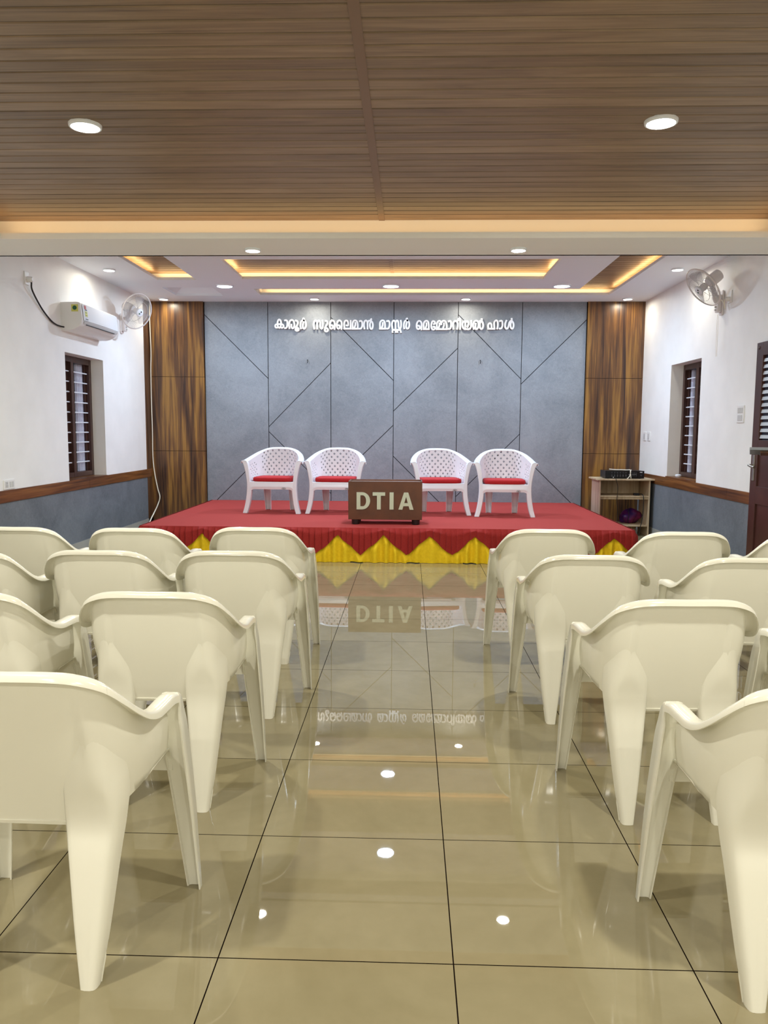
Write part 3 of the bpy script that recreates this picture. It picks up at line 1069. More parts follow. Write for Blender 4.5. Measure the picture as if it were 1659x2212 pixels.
band(dshape(-.546, -.404, lz0, lz1, 0), dshape(-.506, -.446, lz0 + .032, lz1 - .032, 0))
letter([[(-.378, lz1), (-.378, lz1 - .036), (-.333, lz1 - .036), (-.333, lz0), (-.292, lz0), (-.292, lz1 - .036), (-.247, lz1 - .036), (-.247, lz1)]])
letter([[(-.201, lz0), (-.158, lz0), (-.158, lz1), (-.201, lz1)]])
hx = .030
A_ = [(-.108, lz0), (-.062, lz0), (-.050, lz0 + .042), (.000, lz0 + .042), (.012, lz0), (.050, lz0), (-.006, lz1), (-.050, lz1)]
# A: two stems and a bar
letter([[(-.108, lz0), (-.066, lz0), (-.0285, lz1 - .046), (-.0285, lz1), (-.051, lz1)], [(.051, lz0), (-.006, lz1), (-.0285, lz1), (-.0285, lz1 - .046), (.009, lz0)],
        [(-.056, lz0 + .037), (-.001, lz0 + .037), (-.010, lz0 + .069), (-.047, lz0 + .069)]])

# ------------------------------------------------------------------ raised lettering on the stage wall
WORDS = [
 [
  [[(-1.814,2.719),(-1.836,2.723),(-1.843,2.746),(-1.828,2.763),(-1.787,2.767),(-1.745,2.763),(-1.730,2.746),(-1.735,2.723),(-1.758,2.719)],[(-1.762,2.773),(-1.765,2.749),(-1.772,2.730),(-1.782,2.719),(-1.793,2.719),(-1.802,2.730),(-1.809,2.749),(-1.811,2.773),(-1.809,2.797),(-1.802,2.816),(-1.792,2.827),(-1.781,2.827),(-1.771,2.816),(-1.764,2.797),(-1.762,2.773)]],
  [[(-1.714,2.816),(-1.692,2.819),(-1.677,2.799),(-1.678,2.750),(-1.690,2.719),(-1.714,2.714)]],
  [[(-1.648,2.709),(-1.654,2.760),(-1.643,2.806),(-1.616,2.823),(-1.590,2.807),(-1.581,2.764),(-1.589,2.723),(-1.608,2.712),(-1.622,2.731),(-1.622,2.764)]],
  [[(-1.566,2.816),(-1.543,2.810),(-1.534,2.782),(-1.548,2.746),(-1.567,2.717)],[(-1.522,2.698),(-1.524,2.690),(-1.530,2.683),(-1.539,2.679),(-1.549,2.679),(-1.558,2.683),(-1.564,2.689),(-1.566,2.698),(-1.563,2.707),(-1.557,2.714),(-1.549,2.717),(-1.539,2.717),(-1.530,2.714),(-1.524,2.707),(-1.522,2.698)],[(-1.551,2.698),(-1.537,2.698)]],
  [[(-1.491,2.705),(-1.498,2.753),(-1.487,2.802),(-1.460,2.819),(-1.432,2.802),(-1.423,2.759),(-1.432,2.720),(-1.453,2.707),(-1.467,2.734),(-1.460,2.782),(-1.450,2.810),(-1.452,2.842)],[(-1.465,2.837),(-1.450,2.844)]],
 ],
 [
  [[(-1.309,2.703),(-1.317,2.764),(-1.304,2.807),(-1.286,2.814),(-1.271,2.796),(-1.268,2.750),(-1.268,2.703)],[(-1.268,2.782),(-1.255,2.810),(-1.240,2.814),(-1.228,2.789),(-1.226,2.733),(-1.210,2.708),(-1.194,2.729),(-1.191,2.782),(-1.197,2.818)]],
  [[(-1.158,2.812),(-1.136,2.807),(-1.129,2.779),(-1.146,2.747),(-1.162,2.719)],[(-1.122,2.692),(-1.124,2.682),(-1.130,2.675),(-1.139,2.671),(-1.148,2.671),(-1.157,2.675),(-1.163,2.682),(-1.165,2.692),(-1.163,2.701),(-1.157,2.708),(-1.148,2.712),(-1.138,2.712),(-1.130,2.708),(-1.124,2.701),(-1.122,2.692)]],
  [[(-1.033,2.699),(-1.029,2.779),(-1.045,2.811),(-1.071,2.816),(-1.092,2.789),(-1.098,2.747),(-1.089,2.717),(-1.071,2.708),(-1.053,2.724),(-1.059,2.748),(-1.080,2.754)]],
  [[(-.937,2.699),(-.933,2.779),(-.949,2.811),(-.975,2.816),(-.997,2.790),(-1.002,2.747),(-.993,2.717),(-.975,2.708),(-.958,2.725),(-.964,2.749),(-.984,2.754)]],
  [[(-.897,2.708),(-.901,2.772),(-.890,2.807),(-.868,2.817),(-.850,2.802),(-.846,2.754),(-.875,2.751)],[(-.906,2.708),(-.807,2.708)],[(-.812,2.708),(-.812,2.817)]],
  [[(-.784,2.708),(-.785,2.779),(-.771,2.810),(-.748,2.818),(-.726,2.804),(-.717,2.769),(-.716,2.709)],[(-.792,2.707),(-.709,2.707)],[(-.748,2.790),(-.747,2.758),(-.762,2.718)]],
  [[(-.695,2.806),(-.670,2.811),(-.655,2.790),(-.656,2.742),(-.671,2.712),(-.695,2.707)]],
  [[(-.624,2.704),(-.632,2.762),(-.621,2.806),(-.601,2.817),(-.586,2.797),(-.582,2.755),(-.582,2.704)],[(-.584,2.783),(-.569,2.811),(-.547,2.811),(-.541,2.790)],[(-.510,2.753),(-.512,2.732),(-.517,2.715),(-.525,2.705),(-.534,2.705),(-.543,2.715),(-.548,2.732),(-.550,2.753),(-.548,2.775),(-.543,2.792),(-.535,2.802),(-.526,2.802),(-.518,2.792),(-.512,2.775),(-.510,2.753)],[(-.532,2.803),(-.538,2.834),(-.527,2.837)]],
 ],
 [
  [[(-.411,2.709),(-.413,2.780),(-.398,2.810),(-.375,2.819),(-.354,2.805),(-.345,2.769),(-.344,2.709)],[(-.420,2.708),(-.337,2.708)],[(-.375,2.790),(-.375,2.759),(-.389,2.718)]],
  [[(-.323,2.807),(-.298,2.812),(-.283,2.790),(-.284,2.742),(-.298,2.713),(-.322,2.708)]],
  [[(-.242,2.704),(-.251,2.766),(-.239,2.808),(-.221,2.815),(-.206,2.798),(-.202,2.752),(-.202,2.704)],[(-.202,2.784),(-.190,2.812),(-.175,2.815),(-.163,2.791),(-.160,2.734),(-.144,2.709),(-.129,2.731),(-.126,2.784),(-.132,2.819)],[(-.240,2.659),(-.241,2.683),(-.222,2.693),(-.202,2.683),(-.199,2.659)],[(-.174,2.659),(-.174,2.683),(-.156,2.693),(-.134,2.683),(-.128,2.659)],[(-.236,2.692),(-.132,2.692)]],
  [[(-.082,2.707),(-.089,2.755),(-.078,2.803),(-.052,2.821),(-.024,2.804),(-.014,2.761),(-.023,2.722),(-.043,2.710),(-.058,2.736),(-.051,2.784),(-.042,2.812),(-.045,2.844)],[(-.057,2.839),(-.042,2.846)]],
 ],
 [
  [[(.150,2.694),(.153,2.773),(.137,2.805),(.111,2.811),(.090,2.784),(.085,2.742),(.094,2.711),(.112,2.703),(.129,2.719),(.123,2.743),(.103,2.749)]],
  [[(.183,2.704),(.181,2.775),(.195,2.805),(.218,2.814),(.240,2.800),(.249,2.764),(.250,2.704)],[(.175,2.703),(.257,2.703)],[(.218,2.786),(.219,2.754),(.205,2.714)]],
  [[(.313,2.769),(.335,2.779),(.324,2.805),(.300,2.807),(.285,2.774),(.284,2.735),(.298,2.703),(.320,2.698),(.335,2.717),(.325,2.736),(.308,2.731)]],
  [[(.361,2.703),(.359,2.774),(.373,2.805),(.394,2.814),(.413,2.798),(.419,2.763)],[(.416,2.781),(.434,2.809),(.458,2.814),(.481,2.795),(.491,2.756),(.492,2.703)],[(.351,2.702),(.499,2.703)],[(.393,2.784),(.394,2.756),(.381,2.714)],[(.455,2.784),(.456,2.756),(.443,2.714)]],
  [[(.513,2.806),(.538,2.811),(.551,2.790),(.551,2.742),(.537,2.711),(.514,2.706)]],
  [[(.584,2.703),(.577,2.756),(.588,2.800),(.613,2.813),(.635,2.795),(.642,2.756),(.633,2.703)]],
  [[(.642,2.818),(.651,2.841),(.665,2.841),(.671,2.816),(.673,2.703)]],
  [[(.738,2.809),(.716,2.800),(.705,2.767),(.713,2.725),(.740,2.704),(.769,2.706)],[(.821,2.817),(.824,2.757),(.810,2.714),(.776,2.703),(.750,2.725),(.741,2.767),(.754,2.804),(.777,2.805),(.786,2.774),(.775,2.739),(.758,2.725)]],
  [[(.859,2.703),(.849,2.757),(.863,2.803),(.894,2.816),(.917,2.798),(.923,2.757),(.910,2.715),(.888,2.705),(.880,2.736),(.883,2.781)],[(.985,2.756),(.983,2.734),(.977,2.717),(.967,2.707),(.957,2.707),(.947,2.717),(.940,2.734),(.938,2.755),(.939,2.777),(.946,2.794),(.955,2.804),(.965,2.804),(.975,2.794),(.982,2.777),(.985,2.756)],[(.918,2.785),(.937,2.812),(.960,2.813)],[(.963,2.805),(.964,2.841)]],
 ],
 [
  [[(1.058,2.706),(1.051,2.754),(1.064,2.780),(1.084,2.781),(1.097,2.757),(1.098,2.709)],[(1.049,2.709),(1.141,2.709)],[(1.138,2.708),(1.132,2.782),(1.143,2.812),(1.163,2.820),(1.179,2.799),(1.181,2.750),(1.174,2.707)]],
  [[(1.202,2.810),(1.230,2.816),(1.243,2.792),(1.243,2.747),(1.229,2.717),(1.204,2.712)]],
  [[(1.297,2.821),(1.282,2.785),(1.280,2.740),(1.295,2.712),(1.315,2.718),(1.327,2.750),(1.335,2.791),(1.354,2.815)],[(1.394,2.758),(1.392,2.737),(1.387,2.721),(1.379,2.712),(1.370,2.712),(1.361,2.721),(1.355,2.737),(1.353,2.757),(1.354,2.778),(1.359,2.794),(1.368,2.803),(1.377,2.803),(1.385,2.794),(1.391,2.778),(1.394,2.758)],[(1.369,2.805),(1.366,2.847)]],
 ],
]

WLAB = ['white raised word of the wall lettering, leftmost of five', 'white raised word of the wall lettering, second from the left', 'white raised word of the wall lettering, middle of five with small loops below',
        'white raised word of the wall lettering, longest, fourth from the left', 'white raised word of the wall lettering, shortest, rightmost of five']
YW = YB - .022
HW = .0118
for wd, lab in zip(WORDS, WLAB):
    xs = [p[0] for l in wd for s_ in l for p in s_]
    wt = thing('sign_word', lab, 'wall lettering', (sum(xs) / len(xs), YW, 2.71), 0, 'words of the white lettering on the stage wall')
    for let in wd:
        b = MB()
        for si, st in enumerate(let):
            dep = -.030 - .0007 * si
            closed = st[0] == st[-1] and len(st) > 4
            pts = [Vector((x - wt.location.x, 0, z - 2.71)) for x, z in st]
            if closed:
                ext = [pts[-2]] + pts + [pts[1]]
                sm = spline(ext, 3)[3:-3]
            else:
                sm = spline(pts, 4) if len(pts) > 3 else pts
                d0, d1 = (sm[0] - sm[1]).normalized(), (sm[-1] - sm[-2]).normalized()
                sm = [sm[0] + d0 * .006] + sm + [sm[-1] + d1 * .006]
            rows = []
            n = len(sm)
            for i, p in enumerate(sm):
                if closed:
                    tt = (sm[(i + 1) % (n - 1)] - sm[(i - 1) % (n - 1)]).normalized()
                else:
                    tt = (sm[min(i + 1, n - 1)] - sm[max(i - 1, 0)]).normalized()
                sd = Vector((-tt.z, 0, tt.x)) * HW
                rows.append([p + sd, p + sd + Vector((0, dep, 0)), p - sd + Vector((0, dep, 0)), p - sd])
            k0 = len(b.v)
            b.grid(rows, closed_u=True)
            if not closed:
                b.f.append((k0, k0 + 1, k0 + 2, k0 + 3))
                e = k0 + (len(rows) - 1) * 4
                b.f.append((e + 3, e + 2, e + 1, e))
        b.build('letter', M['letter_white'], wt)
# two small hooks left in the stage wall
for x, lab in ((-1.405, 'tiny dark hook in the grey wall panel, left of centre'), (0.955, 'tiny dark hook in the grey wall panel, right of centre')):
    z = 2.29
    tag(MB().tube([(x, YW, z), (x, YW - .02, z), (x + .004, YW - .026, z - .02), (x, YW - .020, z - .045)], .005, 6).build('wall_hook', M['joint'], smooth=True), lab, 'hook')

# ------------------------------------------------------------------ windows
def window(name, xw, s, y0, y1, z0, z1, mull, light, bars_far, bars_near, far_is_high):
    """timber casement window set back in the reveal; s=+1 when the room lies towards +x"""
    xf = xw - s * .145                                  # room-side face of the frame
    xx = lambda d: xf - s * d
    root = bpy.data.objects.new(name, None)
    COL.objects.link(root)
    root['kind'] = 'structure'
    def bx(b, d0, d1, ya, yb, za, zb):
        a, c = sorted((xx(d0), xx(d1)))
        b.box(a, c, ya, yb, za, zb)
    b = MB()
    fwid = .058
    bx(b, 0, .065, y0, y0 + fwid, z0, z1); bx(b, 0, .065, y1 - fwid, y1, z0, z1)
    for ya, yb in ((y0 + fwid, mull[0]), (mull[1], y1 - fwid)):
        bx(b, .001, .065, ya, yb, z1 - .065, z1); bx(b, .001, .065, ya, yb, z0, z0 + .055)
    bx(b, 0, .065, mull[0], mull[1], z0, z1)
    b.build('window_frame', M['frame_brown'], root, bevel=.003)
    b = MB()
    for ya, yb in ((y0 + fwid, mull[0]), (mull[1], y1 - fwid)):
        for e0, e1 in ((ya, ya + .035), (yb - .035, yb)):
            bx(b, .045, .065, e0, e1, z0 + .055, z1 - .065)
    b.build('window_sash', M['frame_brown'], root)
    b = MB()
    for k in range(10):
        z = lerp(bars_z[0], bars_z[1], k / 9)
        for ya, yb in (bars_far, bars_near):
            b.tube([(xx(.032), ya, z), (xx(.032), yb, z)], .0075, 8)
    b.build('window_bars', M['plastic_white'], root, smooth=40)
    # pleated curtain hung behind the bars
    rows = []
    n = 64
    for k in range(n + 1):
        y = lerp(light[0], light[1], k / n)
        d = .082 + .014 * math.sin(k * .62) + .005 * math.sin(k * 1.9)
        rows.append([(xx(d), y, z0 + .055), (xx(d), y, z1 - .065)])
    MB().grid(rows).build('curtain', M['curtain'], root, smooth=True, solid=.002)
    b = MB()
    bx(b, .112, .116, y0, y1, z0, z1)
    b.build('window_pane', M['glass'], root)
    b = MB()
    bx(b, .20, .21, y0, y1, z0, z1)
    b.build('window_night_sheet', M['night_dark'], root)  # dark sheet added outside the pane, standing in for the night
    return root
bars_z = (1.968, .955)
window('window_1', XL, 1, WL[0], WL[1], .792, WL[3], (8.585, 8.648), (8.863, 9.128), (8.715, 9.068), (8.23, 8.61), True)
window('window_2', XR, -1, WR[0], WR[1], .802, WR[3], (9.095, 9.178), (9.43, 9.598), (9.27, 9.53), (8.69, 9.10), True)

# ------------------------------------------------------------------ air conditioner on the left wall
ac = thing('air_conditioner', 'white wall-mounted air conditioner above the left window', 'air conditioner', (XL, 8.545, 2.345))
ay0, ay1 = 8.05 - 8.545, 9.04 - 8.545
PROF = [(.0, .0), (.0, .285), (.165, .290), (.196, .284), (.206, .268), (.222, .110), (.214, .072), (.185, .040), (.130, .010), (.085, .0)]
b = MB()
rows = [[(x, y, z) for x, z in PROF] for y in (ay0, ay0 + .006, ay1 - .006, ay1)]
for r_, kk in ((0, .97), (3, .97)):
    rows[r_] = [(x * kk, y, .14 + (z - .14) * kk) for x, y, z in rows[r_]]
b.grid(rows, closed_u=True)
nP = len(PROF)
b.f.append(tuple(range(nP))); b.f.append(tuple(reversed([3 * nP + i for i in range(nP)])))
b.build('body', M['plastic_switch'], ac, smooth=35)
fp = [(.2075, .268), (.2165, .195), (.2235, .112)]
b = MB()
rows = []
for k in range(25):
    y = lerp(ay0 + .035, ay1 - .012, k / 24)
    sag = .022 * math.sin(PI * k / 24)
    rows.append([(.209, y, .272), (.2175, y, .195), (.2245, y, .105 + sag * .2)])
b.grid(rows)
acp = b.build('front_panel', M['plastic_white'], ac, smooth=True, solid=.006, offset=1)
b = MB()
rows = []
for k in range(25):
    y = lerp(ay0 + .05, ay1 - .02, k / 24)
    sag = .030 * math.sin(PI * k / 24)
    rows.append([(.2255, y, .098 + sag), (.222, y, .086), (.208, y, .070)])
b.grid(rows)
b.build('air_outlet', M['plastic_grey'], ac, smooth=True, solid=.004, offset=1)
MB().box(.205, .221, ay0 + .12, ay1 - .10, .066, .073).build('louver_slot', M['black'], ac)
b = MB()
b.box(.040, .096, ay0 - .0035, ay0 - .0005, 0, .001)
def sticker(y0, y1, z0, z1, mt, nm):
    f = lambda z: .2075 + (.272 - z) * .085 + .0105
    MB().add([(f(z0), y0, z0), (f(z0), y1, z0), (f(z1), y1, z1), (f(z1), y0, z1)], [(0, 1, 2, 3)]).build(nm, mt, acp, solid=.0015)
MB().box(.115, .185, ay0 - .002, ay0 + .004, .190, .262).build('yellow_sticker', M['sticker_yellow'], ac)
MB().lathe([(.0005, .001), (.022, .001), (.022, 0)], 20, Matrix.Translation((.150, ay0 - .002, .228)) @ Matrix.Rotation(PI / 2, 4, 'X')).build('green_seal', M['sticker_green'], ac)
sticker(ay0 + .075, ay0 + .135, .150, .205, M['sticker_yellow'], 'energy_label')
sticker(ay0 + .082, ay0 + .128, .157, .168, M['sticker_green'], 'label_bar')
sticker(ay0 + .082, ay0 + .122, .185, .194, M['sticker_green'], 'label_bar')
sticker(ay0 + .070, ay0 + .115, .225, .262, M['sticker_red'], 'energy_label')
sticker(ay0 + .085, ay0 + .13, .212, .224, M['black'], 'label_bar')
sticker(ay0 + .075, ay0 + .14, .120, .127, M['black'], 'small_print')

def plate(xw, s, y, z, wy, hz, name, label, cat, parts):
    """white switch or socket plate on a side wall; parts: (dy, dz, w, h, material, name)"""
    t = thing(name, label, cat, (xw, y, z))
    a, c = sorted((0, s * .010))
    cov = MB().box(a, c, -wy / 2, wy / 2, -hz / 2, hz / 2).build('cover_plate', M['plastic_switch'], t, bevel=.003)
    for dy, dz, w_, h_, mt, nm in parts:
        a, c = sorted((s * .0095, s * .0135))
        MB().box(a, c, dy - w_ / 2, dy + w_ / 2, dz - h_ / 2, dz + h_ / 2).build(nm, mt, cov, bevel=.001)
    return t
pg = M['plastic_grey']
sk = plate(XL, 1, 7.345, 2.735, .085, .12, 'wall_socket', 'white plug socket high on the left wall with a black lead', 'socket', [])
MB().lathe([(.0005, .05), (.018, .05), (.026, .04), (.028, .01), (.028, 0)], 20, Matrix.Translation((.010, .01, -.01)) @ Matrix.Rotation(PI / 2, 4, 'Y')).build('plug', M['plastic_switch'], sk, smooth=40)
pts = spline([(XL + .045, 7.355, 2.70), (XL + .030, 7.40, 2.63), (XL + .016, 7.60, 2.50), (XL + .014, 7.78, 2.415), (XL + .014, 7.90, 2.385), (XL + .02, 8.0, 2.378), (XL + .03, 8.052, 2.378)], 8)
tag(MB().tube(pts, .008, 8).build('power_lead', M['black_cable'], smooth=True), 'black power lead drooping from the high socket to the air conditioner', 'cable')
plate(XL, 1, 6.86, .835, .19, .085, 'wall_socket', 'white socket and switch plate just above the timber band on the left wall', 'socket',
      [(-.05, 0, .045, .055, M['plastic_grey'], 'socket_insert'), (-.05, .012, .010, .010, M['black'], 'socket_hole'), (-.062, -.012, .008, .008, M['black'], 'socket_hole'), (-.038, -.012, .008, .008, M['black'], 'socket_hole'), (.012, .0, .03, .05, pg, 'switch_rocker'), (.055, .0, .03, .05, pg, 'switch_rocker')])
plate(XR, -1, 7.545, 1.51, .155, .165, 'switch_board', 'white switch board on the right wall between window and brown door', 'switch',
      [(-.048 + .024 * k, .035, .019, .05, pg, 'switch_rocker') for k in range(5)] + [(.0, -.035, .10, .055, pg, 'socket_insert')])
for y_, lb in ((10.54, 'narrow white switch plate near the right veneer panel, nearer the stage wall'), (10.36, 'narrow white switch plate near the right veneer panel, nearer the window')):
    plate(XR, -1, y_, 1.275, .115, .115, 'switch_plate', lb, 'switch', [(0, 0, .055, .07, pg, 'switch_rocker')])

# ------------------------------------------------------------------ wall fans
def wall_fan(label, loc_wall, s, head, face, roll_dir):
    """bracket on the wall at loc_wall; head centre and facing direction in room coordinates"""
    t = thing('wall_fan', label, 'fan', loc_wall, 0, 'white wall fans beside the stage')
    W0 = Vector(loc_wall)
    pf = M['plastic_fan']
    b = MB()
    poly = [(-.045, -.10), (-.030, -.128), (.030, -.128), (.045, -.10), (.045, .10), (.030, .118), (-.030, .118), (-.045, .10)]
    b.prism(poly, lambda a, c, d: (s * d, a, c), .022)
    poly2 = [(-.036, -.10), (.036, -.10), (.036, .075), (-.036, .075)]
    b.prism(poly2, lambda a, c, d: (s * (.022 + d * (1 - .25 * (c > 0))), a, c), .045)
    brk = b.build('wall_bracket', pf, t, bevel=.008)
    for zz in (-.045, -.075):
        MB().lathe([(.0005, .016), (.010, .016), (.012, 0)], 14, Matrix.Translation((s * .064, 0, zz)) @ Matrix.Rotation(s * PI / 2, 4, 'Y')).build('speed_knob', M['plastic_grey'], brk, smooth=40)
    H = Vector(head) - W0
    d = Vector(face).normalized()
    back = H - d * .13
    b = MB()
    b.tube(spline([(s * .045, 0, .00), (s * .075, 0, .055), back.lerp(Vector((s * .1, 0, .09)), .55), back + Vector((0, 0, -.02))], 6), [.036] * 7 + [.026] * 12, 14)
    b.build('arm', pf, t, smooth=40)
    Z = d
    X = Z.cross(Vector((0, 0, 1))).normalized()
    Y = Z.cross(X)
    mt = Matrix(((X.x, Y.x, Z.x, H.x), (X.y, Y.y, Z.y, H.y), (X.z, Y.z, Z.z, H.z), (0, 0, 0, 1)))
    MB().lathe([(.0005, -.235), (.040, -.235), (.056, -.225), (.060, -.20), (.060, -.11), (.050, -.085), (.0005, -.085)], 28, mt).build('motor_housing', pf, t, smooth=40)
    RG = .212
    def wires(zf, r0, sgn):
        b = MB()
        n = 72
        for k in range(n):
            a = 2 * PI * k / n
            tw = .30
            pts = []
            for q in range(6):
                f = q / 5
                r = lerp(r0, RG, f)
                z = zf + sgn * (.050 * f ** 2.2)
                pts.append(mt @ Vector((r * math.cos(a + tw * f), r * math.sin(a + tw * f), z)))
            b.tube(pts, .0010, 4, cap=False)
        for r, z in ((r0, zf), ((r0 + RG) / 2, zf + sgn * .050 * .5 ** 2.2)):
            b.tube([mt @ Vector((r * math.cos(2 * PI * k / 40), r * math.sin(2 * PI * k / 40), z)) for k in range(41)], .0022, 5, cap=False)
        return b
    wires(.045, .045, -1).build('front_guard', M['plastic_grey'], t, smooth=True)
    wires(-.075, .060, 1).build('rear_guard', M['plastic_grey'], t, smooth=True)
    b = MB()
    b.tube([mt @ Vector((RG * math.cos(2 * PI * k / 56), RG * math.sin(2 * PI * k / 56), -.012)) for k in range(57)], .0075, 8, cap=False)
    b.build('guard_ring', pf, t, smooth=True)
    bdg = MB().lathe([(.0005, .054), (.030, .053), (.046, .048), (.050, .040), (.048, .034)], 28, mt).build('hub_badge', M['plastic_white'], t, smooth=40)
    for q in range(2):
        MB().lathe([(.0005, .056), (.009, .056), (.009, .0545)], 12, mt @ Matrix.Translation((.010 * (1 if q else -1), .012 * (1 if q else -1), 0))).build('badge_mark', M['sticker_green'] if q else M['black'], bdg)
    MB().lathe([(.0005, .020), (.034, .018), (.038, -.02), (.030, -.05), (.0005, -.05)], 24, mt).build('hub', pf, t, smooth=40)
    for k in range(3):
        a0 = 2 * PI * k / 3 + .4
        rows = []
        for i in range(9):
            r = lerp(.034, .180, i / 8)
            wd = lerp(.5, 1.02, math.sin(PI * min(i / 8 * .62 + .1, 1)))
            rows.append([mt @ Vector((r * math.cos(a0 + wd * (j / 6 - .5) + .10 * i / 8), r * math.sin(a0 + wd * (j / 6 - .5) + .10 * i / 8), -.012 + .028 * (j / 6 - .5))) for j in range(7)])
        MB().grid(rows).build('blade', M['clear_blade'], t, smooth=True, solid=.002)
    return t
wall_fan('white wall fan with clear blades on the left wall, beside the air conditioner', (XL, 9.74, 2.640), 1, (-3.275, 9.42, 2.735), (.81, -.47, -.35), 1)
wall_fan('white wall fan on the right wall above the window, head tilted steeply down', (XR, 8.125, 2.640), -1, (2.885, 7.98, 2.755), (-.77, -.15, -.63), -1)
sk = plate(XR, -1, 7.935, 2.665, .085, .12, 'wall_socket', 'white plug socket behind the right wall fan', 'socket', [])
MB().lathe([(.0005, .04), (.016, .04), (.022, .03), (.024, 0)], 18, Matrix.Translation((-.010, .01, -.02)) @ Matrix.Rotation(-PI / 2, 4, 'Y')).build('plug', M['plastic_switch'], sk, smooth=40)
pts = spline([(XR - .05, 7.945, 2.645), (XR - .05, 7.96, 2.60), (XR - .03, 7.985, 2.555), (XR - .03, 8.01, 2.60), (XR - .035, 8.06, 2.65), (XR - .04, 8.10, 2.65)], 6)
tag(MB().tube(pts, .006, 8).build('fan_lead', M['white_cable'], smooth=True), 'short white lead from the right wall fan to its socket', 'cable')
for dy in (0, .03):
    y_ = 8.09 + dy
    tag(MB().tube([(XR - .05, y_, 2.52), (XR - .048, y_, 2.2), (XR - .048, y_ - .004, 2.10)], .0018, 5).build('pull_cord', M['white_cable'], smooth=True), 'thin white pull cord under the right wall fan, %s the door' % ('nearer' if dy == 0 else 'farther from'), 'cord', 'pull cords of the right wall fan')
# long white cable from the ceiling corner down to the stage
pts = spline([(-3.562, 10.735, 3.068), (-3.568, 10.735, 2.826), (-3.561, 10.735, 2.389), (-3.570, 10.735, 2.138), (-3.572, 10.735, 1.696), (-3.569, 10.735, 1.313), (-3.572, 10.735, .960), (-3.552, 10.735, .722), (-3.512, 10.730, .508), (-3.482, 10.72, .391), (-3.500, 10.68, .285), (-3.42, 10.30, .23), (-3.43, 10.15, .13), (-3.44, 10.05, .03), (-3.42, 9.9, .009)], 6)
tag(MB().tube(pts, .008, 8).build('hanging_cable', M['white_cable'], smooth=True), 'long white cable hanging down the left veneer panel to the floor', 'cable')

# ------------------------------------------------------------------ amplifier table in the right corner
tx0, tx1, ty0, ty1, tz = 2.44, 3.09, 10.02, 10.44, .735
tb = thing('plywood_table', 'small raw plywood table with shelves in the right corner beside the stage', 'table', ((tx0 + tx1) / 2, (ty0 + ty1) / 2, 0))
cx, cy = (tx0 + tx1) / 2, (ty0 + ty1) / 2
def tbox(x0, x1, y0, y1, z0, z1, nm, mt):
    return MB().box(x0 - cx, x1 - cx, y0 - cy, y1 - cy, z0, z1).build(nm, mt, tb, bevel=.002)
tbox(tx0 - .04, tx1 + .045, ty0 - .03, ty1 + .01, tz - .020, tz, 'table_top', M['ply'])
tbox(tx0, tx0 + .020, ty0, ty1, 0, tz - .020, 'side_panel', M['ply_pink'])
tbox(tx1 - .020, tx1, ty0, ty1, 0, tz - .020, 'side_panel', M['ply'])
tbox(tx0 + .020, tx1 - .020, ty0, ty1, .500, .518, 'shelf', M['ply'])
tbox(tx0 + .020, tx1 - .020, ty0, ty1, .120, .138, 'shelf', M['ply'])
tbox(tx0 + .020, tx1 - .020, ty0 + .01, ty0 + .022, .470, .500, 'rail', M['ply'])
tbox(tx0 + .020, tx1 - .020, ty1 - .012, ty1, .50, tz - .02, 'back_panel', M['ply'])
# amplifier
am = thing('amplifier', 'black rack amplifier with rows of knobs on the plywood table', 'amplifier', (2.765, 10.19, tz))
aw, ad, ah = .245, .135, .100
MB().box(-aw, aw, -ad, ad, .008, ah).build('case', M['black'], am, bevel=.003)
apn = MB().box(-aw - .002, aw + .002, -ad - .010, -ad, .006, ah + .002).build('front_panel', mat('amp_panel', srgb(16, 16, 18), .25), am, bevel=.002)
for sx in (-1, 1):
    for sy in (-1, 1):
        MB().lathe([(.0005, 0), (.014, 0), (.014, .009), (.0005, .009)], 14, Matrix.Translation((sx * .20, sy * .10, 0))).build('foot', M['black'], am)
kn = mat('amp_knob', srgb(52, 52, 56), .4)
lamp = mat('amp_print', srgb(185, 185, 190), .5)
for i in range(6):
    x = -.165 + .036 * i
    for z in (.078, .052, .028):
        MB().lathe([(.0005, .012), (.007, .012), (.0085, 0)], 12, Matrix.Translation((x, -ad - .010, z)) @ Matrix.Rotation(PI / 2, 4, 'X')).build('knob', kn, apn, smooth=40)
        b = MB()
    MB().box(x - .008, x + .008, -ad - .0108, -ad - .010, .0395, .0415).build('printed_mark', lamp, apn)
for i in range(4):
    x = .065 + .026 * i
    for z in (.072, .040):
        MB().lathe([(.0005, .012), (.007, .012), (.0085, 0)], 12, Matrix.Translation((x, -ad - .010, z)) @ Matrix.Rotation(PI / 2, 4, 'X')).build('knob', kn, apn, smooth=40)
MB().box(.045, .15, -ad - .0108, -ad - .010, .055, .058).build('printed_mark', lamp, apn)
MB().box(.190, .222, -ad - .0108, -ad - .010, .078, .090).build('printed_mark', lamp, apn)
MB().lathe([(.0005, .010), (.010, .010), (.012, 0)], 14, Matrix.Translation((.206, -ad - .010, .045)) @ Matrix.Rotation(PI / 2, 4, 'X')).build('power_button', kn, apn, smooth=40)
MB().lathe([(.0005, .004), (.006, .004), (.006, 0)], 10, Matrix.Translation((-.145, -ad - .010, .018)) @ Matrix.Rotation(PI / 2, 4, 'X')).build('indicator_lamp', M['plastic_white'], apn)
pts = spline([(2.62, 10.26, tz + .112), (2.68, 10.20, tz + .109), (2.75, 10.16, tz + .110), (2.80, 10.12, tz + .109), (2.835, 10.06, tz + .112), (2.835, 10.034, tz + .085), (2.825, 10.030, tz + .04), (2.80, 10.025, tz + .006), (2.79, 10.02, tz + .006)], 6)
tag(MB().tube(pts, .0055, 8).build('white_lead', M['white_cable'], smooth=True), 'white lead draped over the front of the black amplifier', 'cable')
